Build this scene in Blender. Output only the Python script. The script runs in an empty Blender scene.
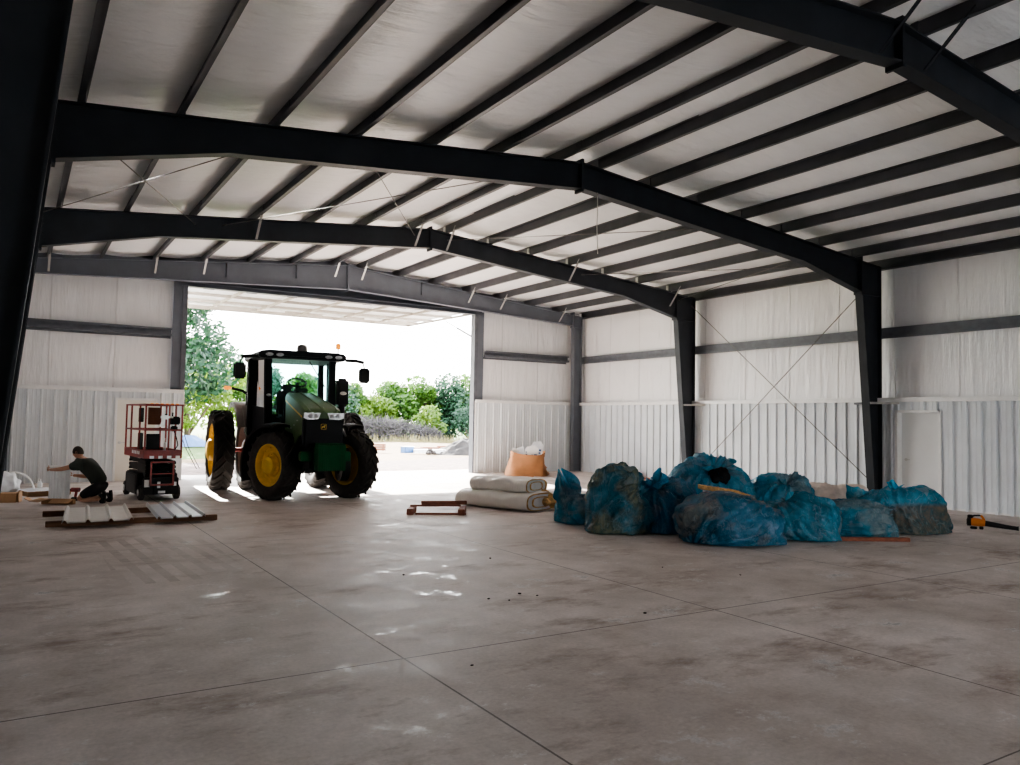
import bpy, bmesh, math, random
from mathutils import Vector, Matrix, noise
PI = math.pi
C = bpy.context.scene.collection
rnd = random.Random(7)

# ------------------------------------------------------------------ mesh builder
class MB:
    def __init__(s):
        s.v = []; s.f = []; s.m = []; s.mi = 0
    def add(s, vs, fs, M=None):
        o = len(s.v)
        for p in vs:
            p = Vector(p)
            s.v.append(M @ p if M else p)
        for f in fs:
            s.f.append([o + i for i in f]); s.m.append(s.mi)
        return s
    def box(s, c, d, rz=0, M=None, bev=0):
        x, y, z = d[0]/2, d[1]/2, d[2]/2
        if bev:
            b = min(bev, x*.9, y*.9, z*.9)
            bm = bmesh.new(); bmesh.ops.create_cube(bm, size=1)
            for v in bm.verts: v.co = Vector((v.co.x*d[0], v.co.y*d[1], v.co.z*d[2]))
            bmesh.ops.bevel(bm, geom=bm.edges[:], offset=b, segments=2, affect='EDGES')
            bm.verts.index_update()
            vs = [v.co.copy() for v in bm.verts]; fs = [[v.index for v in f.verts] for f in bm.faces]; bm.free()
        else:
            vs = [(-x,-y,-z),(x,-y,-z),(x,y,-z),(-x,y,-z),(-x,-y,z),(x,-y,z),(x,y,z),(-x,y,z)]
            fs = [(3,2,1,0),(4,5,6,7),(0,1,5,4),(1,2,6,5),(2,3,7,6),(3,0,4,7)]
        T = Matrix.Translation(c) @ Matrix.Rotation(rz, 4, 'Z')
        return s.add(vs, fs, (M @ T) if M else T)
    def bar(s, a, b, w, h, up=(0,0,1), bev=0):
        a = Vector(a); b = Vector(b); d = b - a; L = d.length; x = d.normalized()
        u = Vector(up)
        if abs(x.dot(u)) > .98: u = Vector((0,1,0))
        y = u.cross(x).normalized(); z = x.cross(y)
        R = Matrix((x, y, z)).transposed().to_4x4(); R.translation = (a + b)/2
        return s.box((0,0,0), (L, w, h), M=R, bev=bev)
    def tube(s, pts, r, n=8, caps=True):
        pts = [Vector(p) for p in pts]; k = len(pts)
        rs = r if isinstance(r, (list, tuple)) else [r]*k
        prev = None; vs = []
        for i, p in enumerate(pts):
            t = (pts[min(i+1, k-1)] - pts[max(i-1, 0)]).normalized()
            if prev is None:
                a = Vector((0,0,1)) if abs(t.z) < .9 else Vector((1,0,0))
                u = t.cross(a).normalized()
            else:
                u = (prev - t*prev.dot(t)).normalized()
            prev = u; w = t.cross(u)
            for j in range(n):
                a = 2*PI*j/n
                vs.append(p + (u*math.cos(a) + w*math.sin(a))*rs[i])
        fs = []
        for i in range(k-1):
            for j in range(n):
                fs.append((i*n+j, i*n+(j+1) % n, (i+1)*n+(j+1) % n, (i+1)*n+j))
        if caps:
            fs.append(tuple(range(n))[::-1]); fs.append(tuple((k-1)*n+j for j in range(n)))
        return s.add(vs, fs)
    def lathe(s, prof, n=32, M=None, closed=False):
        vs = []; fs = []; k = len(prof)
        for r, z in prof:
            for j in range(n):
                a = 2*PI*j/n; vs.append((r*math.cos(a), r*math.sin(a), z))
        rng = range(k) if closed else range(k-1)
        for i in rng:
            i2 = (i+1) % k
            for j in range(n):
                fs.append((i*n+j, i*n+(j+1) % n, i2*n+(j+1) % n, i2*n+j))
        if not closed:
            if prof[0][0] > 1e-4: fs.append(tuple(range(n))[::-1])
            if prof[-1][0] > 1e-4: fs.append(tuple((k-1)*n+j for j in range(n)))
        return s.add(vs, fs, M)
    def cyl(s, a, b, r, n=16, r2=None):
        return s.tube([a, b], [r, r if r2 is None else r2], n)
    def prism(s, poly, h, M=None):
        k = len(poly)
        vs = [(x, y, -h/2) for x, y in poly] + [(x, y, h/2) for x, y in poly]
        fs = [tuple(range(k))[::-1], tuple(range(k, 2*k))]
        for i in range(k): fs.append((i, (i+1) % k, k+(i+1) % k, k+i))
        return s.add(vs, fs, M)
    def grid(s, fn, nu, nv, wrap=False):
        vs = [fn(i/nu, j/nv) for i in range(nu + (0 if wrap else 1)) for j in range(nv+1)]
        fs = []; w = nv+1; tot = nu if wrap else nu+1
        for i in range(nu):
            i2 = (i+1) % tot
            for j in range(nv): fs.append((i*w+j, i2*w+j, i2*w+j+1, i*w+j+1))
        return s.add(vs, fs)
    def build(s, name, mats, parent=None, smooth=False, angle=None):
        me = bpy.data.meshes.new(name)
        me.from_pydata([tuple(p) for p in s.v], [], s.f)
        if not isinstance(mats, (list, tuple)): mats = [mats]
        for m in mats: me.materials.append(m)
        if len(mats) > 1: me.polygons.foreach_set('material_index', s.m)
        if smooth: me.polygons.foreach_set('use_smooth', [True]*len(s.f))
        me.update()
        if smooth and angle is not None:
            try: me.set_sharp_from_angle(angle=math.radians(angle))
            except Exception: pass
        o = bpy.data.objects.new(name, me); C.objects.link(o)
        if parent: o.parent = parent
        return o
def YZ():   # prism helper: poly (a,b) -> plane YZ extruded along X
    return Matrix(((0,0,1,0),(1,0,0,0),(0,1,0,0),(0,0,0,1)))
def XZ():   # poly (a,b) -> plane XZ extruded along Y
    return Matrix(((1,0,0,0),(0,0,-1,0),(0,1,0,0),(0,0,0,1)))
def axX():  # lathe axis z -> x
    return Matrix.Rotation(PI/2, 4, 'Y')

def thing(name, label, cat, loc=(0,0,0), rz=0, group=None):
    o = bpy.data.objects.new(name, None); C.objects.link(o)
    o.empty_display_size = .1
    o.location = loc; o.rotation_euler = (0,0,rz); o['label'] = label; o['category'] = cat
    if group: o['group'] = group
    return o
def tag(o, label, cat, group=None, kind=None):
    o['label'] = label; o['category'] = cat
    if group: o['group'] = group
    if kind: o['kind'] = kind
    return o
def struct(o, label=None, cat=None):
    o['kind'] = 'structure'
    if label: o['label'] = label
    if cat: o['category'] = cat
    return o
def root_struct(name, label, cat, loc=(0,0,0)):
    o = bpy.data.objects.new(name, None); C.objects.link(o); o.location = loc
    return struct(o, label, cat)

# ------------------------------------------------------------------ materials
def new_mat(name):
    m = bpy.data.materials.new(name); m.use_nodes = True
    nt = m.node_tree; b = nt.nodes['Principled BSDF']
    return m, nt, b
def coords(nt, scale=(1,1,1), kind='Object'):
    tc = nt.nodes.new('ShaderNodeTexCoord'); mp = nt.nodes.new('ShaderNodeMapping')
    mp.inputs['Scale'].default_value = scale
    nt.links.new(tc.outputs[kind], mp.inputs['Vector']); return mp.outputs['Vector']
def noise_n(nt, vec, scale, detail=4, rough=.55):
    n = nt.nodes.new('ShaderNodeTexNoise'); n.inputs['Scale'].default_value = scale
    n.inputs['Detail'].default_value = detail; n.inputs['Roughness'].default_value = rough
    nt.links.new(vec, n.inputs['Vector']); return n.outputs['Fac']
def ramp(nt, fac, stops):
    r = nt.nodes.new('ShaderNodeValToRGB'); e = r.color_ramp.elements
    while len(e) < len(stops): e.new(.5)
    for i, (p, c) in enumerate(stops):
        e[i].position = p; e[i].color = (*c, 1) if len(c) == 3 else c
    nt.links.new(fac, r.inputs['Fac']); return r.outputs['Color']
def bump(nt, b, h, strength, dist=.02):
    n = nt.nodes.new('ShaderNodeBump'); n.inputs['Strength'].default_value = strength
    n.inputs['Distance'].default_value = dist
    nt.links.new(h, n.inputs['Height']); nt.links.new(n.outputs['Normal'], b.inputs['Normal'])
def mat(name, col, rough=.5, metal=0, var=.12, scale=6, bmp=0, bscale=40, stretch=(1,1,1), spec=.5, emit=None, coat=0):
    m, nt, b = new_mat(name)
    v = coords(nt, stretch)
    f = noise_n(nt, v, scale)
    c0 = tuple(max(0, x*(1-var)) for x in col); c1 = tuple(min(1, x*(1+var)) for x in col)
    nt.links.new(ramp(nt, f, [(.3, c0), (.7, c1)]), b.inputs['Base Color'])
    b.inputs['Roughness'].default_value = rough; b.inputs['Metallic'].default_value = metal
    b.inputs['Specular IOR Level'].default_value = spec
    b.inputs['Coat Weight'].default_value = coat
    if bmp: bump(nt, b, noise_n(nt, v, bscale), bmp)
    if emit:
        b.inputs['Emission Color'].default_value = (*col, 1); b.inputs['Emission Strength'].default_value = emit
    return m
def mathn(nt, op, a, b=None, c=None):
    n = nt.nodes.new('ShaderNodeMath'); n.operation = op
    for i, x in enumerate((a, b, c)):
        if x is None: continue
        if isinstance(x, (int, float)): n.inputs[i].default_value = x
        else: nt.links.new(x, n.inputs[i])
    return n.outputs[0]
def mixc(nt, fac, a, b, mode='MIX'):
    n = nt.nodes.new('ShaderNodeMix'); n.data_type = 'RGBA'; n.blend_type = mode
    def put(s, x):
        if isinstance(x, (int, float)): s.default_value = x
        elif isinstance(x, tuple): s.default_value = (*x, 1)
        else: nt.links.new(x, s)
    put(n.inputs[0], fac); put(n.inputs[6], a); put(n.inputs[7], b)
    return n.outputs[2]

def floor_mat():
    m, nt, b = new_mat('concrete_slab')
    tc = nt.nodes.new('ShaderNodeTexCoord'); v = tc.outputs['Object']
    sp = nt.nodes.new('ShaderNodeSeparateXYZ'); nt.links.new(v, sp.inputs[0])
    x, y = sp.outputs[0], sp.outputs[1]
    big = noise_n(nt, v, .35, 6, .6); mid = noise_n(nt, v, 1.6, 8, .65); fine = noise_n(nt, v, 30, 5, .7)
    vs = coords(nt, (.62, 1.15, 1), 'Object'); streak = noise_n(nt, vs, .95, 9, .72)
    col = ramp(nt, big, [(.3, (.235,.215,.20)), (.52, (.315,.297,.285)), (.75, (.38,.363,.355))])
    col = mixc(nt, .55, col, ramp(nt, mid, [(.34, (.36,.31,.28)), (.48, (.60,.585,.575)), (.66, (.84,.83,.83))]), 'MULTIPLY')
    col = mixc(nt, 1.0, col, (2.62,2.52,2.50), 'MULTIPLY')
    # dusty brown drag marks; pale patches are chalky smears plus painted floor sheen
    col = mixc(nt, mathn(nt, 'MULTIPLY', ramp(nt, streak, [(.53, (0,0,0)), (.66, (1,1,1))]), .75), col, (.26,.185,.145))
    vp = coords(nt, (.8, 1.0, 1), 'Object'); pale = noise_n(nt, vp, 1.7, 10, .80)
    pf = ramp(nt, pale, [(.575, (0,0,0)), (.63, (1,1,1))])
    col = mixc(nt, mathn(nt, 'MULTIPLY', pf, .7), col, (.80,.79,.79))
    col = mixc(nt, .35, col, ramp(nt, fine, [(.3, (.4,.4,.4)), (.7, (1,1,1))]), 'MULTIPLY')
    # dusty muddy tyre tracks beside the doorway
    tyre = None
    def lane(u, off, w):
        return mathn(nt, 'LESS_THAN', mathn(nt, 'ABSOLUTE', mathn(nt, 'SUBTRACT', u, off)), w)
    inrow = mathn(nt, 'MULTIPLY', mathn(nt, 'GREATER_THAN', y, 9.2), mathn(nt, 'LESS_THAN', y, 12.6))
    inrow = mathn(nt, 'MULTIPLY', inrow, mathn(nt, 'MULTIPLY', mathn(nt, 'GREATER_THAN', x, 1.0), mathn(nt, 'LESS_THAN', x, 2.4)))
    ribs = mathn(nt, 'GREATER_THAN', mathn(nt, 'FRACT', mathn(nt, 'MULTIPLY', mathn(nt, 'ADD', x, mathn(nt, 'MULTIPLY', y, .06)), 4.2)), .55)
    tf = mathn(nt, 'MULTIPLY', mathn(nt, 'MULTIPLY', inrow, ribs), mathn(nt, 'MULTIPLY', ramp(nt, mid, [(.4, (0,0,0)), (.6, (1,1,1))]), .4))
    col = mixc(nt, tf, col, (.15,.12,.1))
    # saw-cut joints
    def joint(u, off, per, w):
        q = mathn(nt, 'PINGPONG', mathn(nt, 'SUBTRACT', u, off), per/2) if per else mathn(nt, 'ABSOLUTE', mathn(nt, 'SUBTRACT', u, off))
        return mathn(nt, 'LESS_THAN', q, w)
    j = mathn(nt, 'MAXIMUM', joint(x, 2.54+3.27*20, 3.27, .008), joint(y, 5.5+6.1*20, 6.1, .008))
    j = mathn(nt, 'MAXIMUM', j, joint(y, 2.3, 0, .006))
    col = mixc(nt, mathn(nt, 'MULTIPLY', j, .8), col, (.075,.062,.055))
    nt.links.new(col, b.inputs['Base Color'])
    rr = ramp(nt, mid, [(.3, (.5,.5,.5)), (.65, (.72,.72,.72))])
    rr = mixc(nt, pf, rr, (.22,.22,.22))
    nt.links.new(rr, b.inputs['Roughness'])
    b.inputs['Specular IOR Level'].default_value = .33
    bump(nt, b, mathn(nt, 'ADD', mathn(nt, 'MULTIPLY', fine, .5), mathn(nt, 'MULTIPLY', mid, .25)), .10, .01)
    return m

def vinyl_mat(name, col, rough, stretch, bscale, bstr, seam=False):
    m, nt, b = new_mat(name)
    v = coords(nt, stretch)
    w = noise_n(nt, v, bscale, 5, .6)
    v2 = coords(nt, (1,1,1)); big = noise_n(nt, v2, .5, 3)
    lines = noise_n(nt, coords(nt, tuple(q*3 for q in stretch)), bscale, 2)
    c = ramp(nt, big, [(.3, tuple(q*.92 for q in col)), (.7, col)])
    nt.links.new(c, b.inputs['Base Color'])
    nt.links.new(ramp(nt, big, [(.3, (rough*.85,)*3), (.7, (rough*1.15,)*3)]), b.inputs['Roughness'])
    h = mathn(nt, 'ADD', mathn(nt, 'POWER', w, 2.0), mathn(nt, 'MULTIPLY', lines, .10))
    if seam:
        tcs = nt.nodes.new('ShaderNodeTexCoord'); sps = nt.nodes.new('ShaderNodeSeparateXYZ'); nt.links.new(tcs.outputs['Object'], sps.inputs[0])
        s_ = mathn(nt, 'ADD', mathn(nt, 'ADD', sps.outputs[0], sps.outputs[1]), mathn(nt, 'MULTIPLY', w, .05))
        q = mathn(nt, 'PINGPONG', s_, .76)
        near = mathn(nt, 'SUBTRACT', 1.0, mathn(nt, 'MINIMUM', mathn(nt, 'MULTIPLY', q, 30), 1.0))
        h = mathn(nt, 'ADD', h, mathn(nt, 'MULTIPLY', near, .25))
        nt.links.new(mixc(nt, mathn(nt, 'MULTIPLY', near, .28), c, (.45,.44,.43)), b.inputs['Base Color'])
        # gathered wrinkles in places
        cl = noise_n(nt, coords(nt, (1,1,.5)), .55, 3); wr_ = noise_n(nt, coords(nt, (9,9,.7)), 1.0, 4)
        h = mathn(nt, 'ADD', h, mathn(nt, 'MULTIPLY', wr_, ramp(nt, cl, [(.5, (0,0,0)), (.68, (.7,.7,.7))])))
    bump(nt, b, h, bstr, .12)
    return m

def bag_mat(name, blue, inner, amount, seed, zsplit=0):
    m, nt, b = new_mat(name)
    tc = nt.nodes.new('ShaderNodeTexCoord'); mp = nt.nodes.new('ShaderNodeMapping')
    mp.inputs['Location'].default_value = (seed*3.1, seed*1.7, seed)
    nt.links.new(tc.outputs['Object'], mp.inputs['Vector']); v = mp.outputs['Vector']
    n1 = noise_n(nt, v, 1.7, 3, .5); n2 = noise_n(nt, v, 3.5, 5, .6); n3 = noise_n(nt, v, 11, 4, .6)
    # milky film where it bunches, deep teal where it lies several layers thick
    base = ramp(nt, n2, [(.30, tuple(q*.5 for q in blue)), (.47, blue), (.62, tuple(min(1, q*1.4+.03) for q in blue)), (.70, tuple(min(1, q*1.5+.20) for q in blue))])
    cont = ramp(nt, n3, [(.35, tuple(q*.3 for q in inner)), (.65, inner)])
    f = ramp(nt, n1, [(.60-amount*.22, (0,0,0)), (.68-amount*.20, (1,1,1))])
    if zsplit:
        sz = nt.nodes.new('ShaderNodeSeparateXYZ'); nt.links.new(tc.outputs['Object'], sz.inputs[0])
        f = mathn(nt, 'MULTIPLY', ramp(nt, mathn(nt, 'ADD', sz.outputs[2], mathn(nt, 'MULTIPLY', n1, .25)), [(zsplit-.04, (1,1,1)), (zsplit+.04, (0,0,0))]), 1.25)
    col = mixc(nt, mathn(nt, 'MULTIPLY', f, .72), base, cont)
    # small sharp scraps pressed against the film
    vor = nt.nodes.new('ShaderNodeTexVoronoi'); vor.inputs['Scale'].default_value = 5.5; vor.inputs['Randomness'].default_value = 1
    nt.links.new(v, vor.inputs['Vector'])
    sx = nt.nodes.new('ShaderNodeSeparateColor'); nt.links.new(vor.outputs['Color'], sx.inputs[0])
    scrap = mathn(nt, 'MULTIPLY', mathn(nt, 'GREATER_THAN', sx.outputs[0], .84), ramp(nt, n1, [(.45, (0,0,0)), (.6, (.55,.55,.55))]))
    col = mixc(nt, scrap, col, (.33,.42,.44))
    # bunched film goes milky at creases; their highlights and shade are painted too
    for sc_, wd, amt, loc_ in ((2.2, .020, .42, 0), (5.0, .026, .22, 5)):
        nn = nt.nodes.new('ShaderNodeTexNoise'); nn.inputs['Scale'].default_value = sc_; nn.inputs['Detail'].default_value = 3; nn.inputs['Distortion'].default_value = 1.1
        mp2 = nt.nodes.new('ShaderNodeMapping'); mp2.inputs['Location'].default_value = (loc_, seed, loc_); mp2.inputs['Scale'].default_value = (1.25, 1.25, .7)
        nt.links.new(v, mp2.inputs['Vector']); nt.links.new(mp2.outputs['Vector'], nn.inputs['Vector'])
        ln = ramp(nt, nn.outputs['Fac'], [(.5-wd, (0,0,0)), (.5, (1,1,1)), (.5+wd*.4, (0,0,0))])
        dk = ramp(nt, nn.outputs['Fac'], [(.5+wd*.4, (0,0,0)), (.5+wd*.9, (1,1,1)), (.5+wd*2.6, (0,0,0))])
        col = mixc(nt, mathn(nt, 'MULTIPLY', dk, amt), col, tuple(q*.3 for q in blue))
        col = mixc(nt, mathn(nt, 'MULTIPLY', ln, amt), col, (.26,.50,.60))
    nt.links.new(col, b.inputs['Base Color'])
    b.inputs['Roughness'].default_value = .16; b.inputs['Specular IOR Level'].default_value = .6
    h = mathn(nt, 'ADD', mathn(nt, 'POWER', n3, 2.0), mathn(nt, 'MULTIPLY', noise_n(nt, v, 28, 3), .25))
    bump(nt, b, h, .8, .05)
    tr = nt.nodes.new('ShaderNodeBsdfTranslucent'); nt.links.new(mixc(nt, .5, col, tuple(min(1, q*2.2) for q in blue)), tr.inputs['Color'])
    mx = nt.nodes.new('ShaderNodeMixShader'); mx.inputs[0].default_value = .36
    nt.links.new(b.outputs[0], mx.inputs[1]); nt.links.new(tr.outputs[0], mx.inputs[2])
    nt.links.new(mx.outputs[0], nt.nodes['Material Output'].inputs['Surface'])
    return m

def leaf_mat(name, c0, c1, tr=.45):
    m, nt, b = new_mat(name)
    v = coords(nt); f = noise_n(nt, v, 1.1, 4); f2 = noise_n(nt, v, 9, 2)
    col = mixc(nt, .35, ramp(nt, f, [(.35, c0), (.65, c1)]), ramp(nt, f2, [(.3, c0), (.7, c1)]))
    nt.links.new(col, b.inputs['Base Color']); b.inputs['Roughness'].default_value = .6
    t = nt.nodes.new('ShaderNodeBsdfTranslucent')
    nt.links.new(mixc(nt, .6, col, tuple(min(1, q*1.9) for q in c1)), t.inputs['Color'])
    mx = nt.nodes.new('ShaderNodeMixShader'); mx.inputs[0].default_value = tr
    nt.links.new(b.outputs[0], mx.inputs[1]); nt.links.new(t.outputs[0], mx.inputs[2])
    nt.links.new(mx.outputs[0], nt.nodes['Material Output'].inputs['Surface'])
    return m

def glass_mat():
    m, nt, b = new_mat('cab_glass')
    gl = nt.nodes.new('ShaderNodeBsdfGlossy'); gl.inputs['Roughness'].default_value = .03
    tr = nt.nodes.new('ShaderNodeBsdfTransparent'); f = noise_n(nt, coords(nt), 2)
    nt.links.new(ramp(nt, f, [(.3, (.62,.84,.84)), (.7, (.68,.88,.88))]), tr.inputs['Color'])
    fr = nt.nodes.new('ShaderNodeFresnel'); fr.inputs[0].default_value = 1.35
    mx = nt.nodes.new('ShaderNodeMixShader')
    nt.links.new(fr.outputs[0], mx.inputs[0]); nt.links.new(tr.outputs[0], mx.inputs[1]); nt.links.new(gl.outputs[0], mx.inputs[2])
    nt.links.new(mx.outputs[0], nt.nodes['Material Output'].inputs['Surface'])
    return m

M = {
 'floor': floor_mat(),
 'ceil': vinyl_mat('roof_vinyl', (.88,.875,.865), .335, (.45, 2.6, 1), 2.2, .5),
 'wallv': vinyl_mat('wall_vinyl', (.88,.87,.87), .36, (2.2, 2.2, .28), 1.6, .6, True),
 'panel': mat('white_liner_panel', (.68,.71,.735), .42, var=.05, scale=2),
 'trim': mat('white_trim', (.76,.76,.75), .4, var=.05),
 'steel': mat('grey_primer_steel_shade_tint', (.022,.025,.030), .55, var=.25, scale=2, spec=.25),  # one primer steel on all frames; shade of the near ones painted in
 'steel_lit_tint': mat('grey_primer_steel_lit_tint', (.135,.148,.172), .5, var=.12, scale=2, spec=.4),  # same steel, door light and haze painted in as a paler grey
 'steel_half_shade': mat('grey_primer_steel_mid_tint', (.045,.05,.058), .52, var=.2, scale=2, spec=.3),  # same steel, half-shade of the third frame painted in
 'purlin': mat('dark_grey_purlin', (.058,.060,.068), .48, var=.18, scale=3),
 'rail': mat('tan_door_rail', (.30,.27,.23), .5, var=.1),
 'girt': mat('girt_steel', (.115,.122,.14), .5, var=.15),
 'galv': mat('galvanised_angle', (.48,.47,.45), .45, metal=.3, var=.1),
 'rod': mat('brace_rod_steel', (.16,.15,.14), .5, metal=.5),
 'cord': mat('white_cord', (.6,.6,.58), .6),
 'door': mat('painted_walk_door', (.73,.74,.74), .45, var=.03, scale=2),
 'door_cream': mat('cream_walk_door', (.74,.71,.64), .45, var=.03, scale=2),
 'chrome': mat('brushed_metal', (.6,.6,.58), .3, metal=.9),
 'black': mat('black_plastic', (.012,.012,.013), .6, var=.3, spec=.25),
 'blackgloss': mat('black_gloss', (.006,.007,.009), .5, var=.2, spec=.16),
 'rubber': mat('tyre_rubber', (.026,.023,.021), .8, var=.4, scale=9, bmp=.3, bscale=30),
 'green': mat('tractor_green', (.070,.135,.045), .45, var=.2, spec=.3),
 'green_dk': mat('weight_green', (.006,.085,.03), .6, var=.2, spec=.15),
 'yellow': mat('rim_yellow', (.74,.47,.07), .5, var=.12, spec=.3),
 'glass': glass_mat(),
 'lamp': mat('headlight_lens', (.42,.43,.43), .3, metal=.3, var=.25, scale=20),
 'amber': mat('amber_lens', (.95,.30,.02), .3, var=.1, emit=.15),
 'fender': mat('dusty_fender', (.16,.135,.12), .6, var=.2),
 'seat': mat('cab_upholstery', (.05,.06,.065), .8, var=.2),
 'red': mat('lift_red', (.27,.022,.016), .42, var=.2, scale=8),
 'orange': mat('blower_orange', (.62,.19,.02), .45, var=.1),
 'white': mat('white_paint', (.8,.8,.79), .45, var=.05),
 'wood': mat('weathered_stud', (.17,.085,.045), .75, var=.35, scale=3, stretch=(1,8,8), bmp=.2),
 'wood_red': mat('red_brown_timber', (.23,.075,.04), .7, var=.3, scale=3, stretch=(1,8,8), bmp=.2),
 'card': mat('cardboard', (.42,.24,.12), .8, var=.1, scale=5),
 'kraft': mat('orange_kraft', (.42,.195,.085), .75, var=.15, scale=3, bmp=.4, bscale=5),
 'sheet': mat('ribbed_roof_sheet', (.80,.79,.76), .38, var=.05),
 'sheet2': mat('ribbed_sheet_bluish', (.70,.73,.78), .3, var=.06),
 'film': mat('white_film', (.78,.80,.83), .3, var=.1, bmp=.5, bscale=12),
 'duct': mat('corrugated_white_coil', (.78,.80,.82), .4, var=.05),
 'batt': mat('white_faced_batt', (.88,.86,.82), .42, var=.05, scale=4, bmp=.35, bscale=7),
 'glassfibre': mat('yellow_glass_fibre', (.62,.40,.17), .95, var=.3, scale=14, bmp=1, bscale=40),
 'tan': mat('tan_film', (.78,.68,.62), .4, var=.2, scale=5, bmp=.5, bscale=10),
 'skin': mat('skin', (.50,.27,.18), .55, var=.08),
 'hair': mat('dark_hair', (.03,.02,.014), .7, var=.3, bmp=.5, bscale=120),
 'shirt': mat('dark_green_shirt', (.030,.036,.030), .85, var=.2, bmp=.3, bscale=18),
 'shorts': mat('black_shorts', (.012,.012,.015), .85, var=.2, bmp=.3, bscale=18),
 'shoe': mat('black_shoe', (.016,.015,.018), .7, var=.3),
 'hose': mat('white_hose', (.82,.82,.80), .35, var=.03),
 'drillred': mat('drill_red', (.28,.03,.03), .5, var=.2),
 'soil': mat('dark_soil', (.024,.018,.015), .95, var=.4, scale=3, bmp=1, bscale=8),
 'brush': mat('dry_brushwood', (.055,.049,.050), .9, var=.35, scale=2),
 'bark': mat('tree_bark', (.07,.05,.035), .9, var=.3),
 'blue': mat('faded_blue', (.05,.12,.27), .5, var=.15),
 'lumber': mat('fresh_lumber', (.17,.065,.035), .8, var=.2),
 'leafA': leaf_mat('leaf_sunlit_green', (.012,.045,.006), (.07,.15,.012), .45),
 'leafB': leaf_mat('leaf_deep_green', (.004,.022,.010), (.015,.06,.018), .3),
 'leafC': leaf_mat('leaf_yellow_green', (.028,.07,.006), (.13,.20,.016), .45),
 'grassy': leaf_mat('dry_grass_stalks', (.13,.12,.045), (.20,.17,.08), .3),
}
SKY = 2.0; SUN = 9.0; EXPO = 2.98; LOOK = "AgX - Medium High Contrast"
# ------------------------------------------------------------------ building
XR, XL, YE = 17.53, -.48, 23.40
XM = (XR + XL)/2
F1, F2, F3, F4 = 5.31, 11.40, 17.53, 23.22
YF = -6.0                       # front wall behind the viewer
SL = .0934; ZR = 6.48
def zt(x): return ZR - SL*abs(x - XM)         # top of the rafters
W = 2.44
D3 = (3.95, 13.26)              # big door opening

fl = MB(); fl.box((XM, (YF+25.2)/2, -.1), (XR-XL+.8, 25.2-YF, .2)); struct(fl.build('floor', M['floor']), 'grey stained concrete slab with saw-cut joints', 'floor')

# roof: white vinyl insulation draped over the purlins, one sheet per slope
PD = [.43, 1.69, 2.94, 4.22, 5.47, 6.75, 7.95]
ceil = root_struct('ceiling', 'white vinyl-faced roof insulation above the purlins', 'ceiling')
for sgn in (-1, 1):
    stops = [0] + PD + [9.25]
    def sheet(u, v, sgn=sgn, stops=stops):
        d = u*9.25; y = YF + v*(YE + .35 - YF)
        for a, b in zip(stops, stops[1:]):
            if a <= d <= b + 1e-9:
                t = (d-a)/(b-a); sag = .055*math.sin(PI*t)
                break
        n = noise.noise((d*1.2, y*.7, sgn*3.0))*.018
        return (XM + sgn*d, y, ZR - SL*d + .215 - sag + n*math.sin(PI*t))
    g = MB(); g.grid(sheet, 74, 120); o = g.build('roof_insulation', M['ceil'], ceil, smooth=True); o['kind'] = 'structure'
g = MB(); g.box((XM - 4.6, (YF+YE)/2, ZR+.42-SL*4.6), (.1, .1, .04))
roof = MB()
for sgn in (-1, 1):
    a = (XM, ZR+.26); b_ = (XM + sgn*9.45, ZR+.26-SL*9.45)
    poly = [a, b_, (b_[0], b_[1]+.05), (a[0], a[1]+.05)]
    roof.prism(poly if sgn < 0 else poly[::-1], YE+.5-YF, Matrix.Translation((0, (YE+.5+YF)/2, 0)) @ XZ())
o = roof.build('roof_sheeting', M['panel'], ceil); o['kind'] = 'structure'

# ribbed liner panels: real trapezoid ribs
def ribbed(mb, L, z0, z1, P0, ux, nrm, phase=0):
    """panel running L along ux from P0, ribs standing out along nrm"""
    P0 = Vector(P0); ux = Vector(ux); nrm = Vector(nrm); pts = [(0, 0)]
    s = .1 + phase; RH = .045
    while s < L - .06:
        pts += [(s-.030, 0), (s-.016, RH), (s+.016, RH), (s+.030, 0), (s+.095, 0), (s+.10, .006), (s+.125, .006), (s+.13, 0), (s+.185, 0), (s+.19, .006), (s+.215, .006), (s+.22, 0)]
        s += .305
    pts = [p for p in pts if p[0] < L]; pts.append((L, 0))
    vs = []; fs = []
    for i, (a, h) in enumerate(pts):
        q = P0 + ux*a + nrm*h
        vs += [(q.x, q.y, z0), (q.x, q.y, z1)]
    for i in range(len(pts)-1): fs.append((2*i, 2*i+2, 2*i+3, 2*i+1))
    mb.add(vs, fs)

def insul(mb, x0, x1, z0, fz1, fn, nseg=40):
    mb.grid(lambda u, v: fn(x0 + u*(x1-x0), z0 + v*(fz1(x0 + u*(x1-x0)) - z0), u, v), nseg, 16)

# right wall
wr = root_struct('wall_right', 'long right side wall, white vinyl above a ribbed liner', 'wall')
g = MB(); insul(g, YF, YE+.3, 0, lambda y: 5.90, lambda y, z, u, v: (XR+.21+noise.noise((y*1.3, z*.25, 0))*.03, y, z), 160)
g.build('wall_insulation', M['wallv'], wr, True)
DY = (9.90, 10.98); DZ = 2.20
for a, b_, z0 in ((YF, DY[0], 0), (DY[0], DY[1], DZ), (DY[1], YE, 0)):
    g = MB(); ribbed(g, b_-a, z0, W-.02, (XR+.045, a, 0), (0,1,0), (-1,0,0)); g.build('wainscot_panel', M['panel'], wr)
g = MB(); g.box((XR+.085, (YF+YE)/2, W+.0), (.25, YE-YF, .10)); g.build('cap_trim', M['trim'], wr)
g = MB(); g.box((XR+.05, (DY[1]+YE)/2, .02), (.03, YE-DY[1], .04)); g.box((XR+.05, (DY[0]+YF)/2, .02), (.03, DY[0]-YF, .04)); g.build('base_trim', M['trim'], wr)
d1 = root_struct('door_1', 'closed white walk door in the right wall beside the second black column', 'door')
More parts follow.
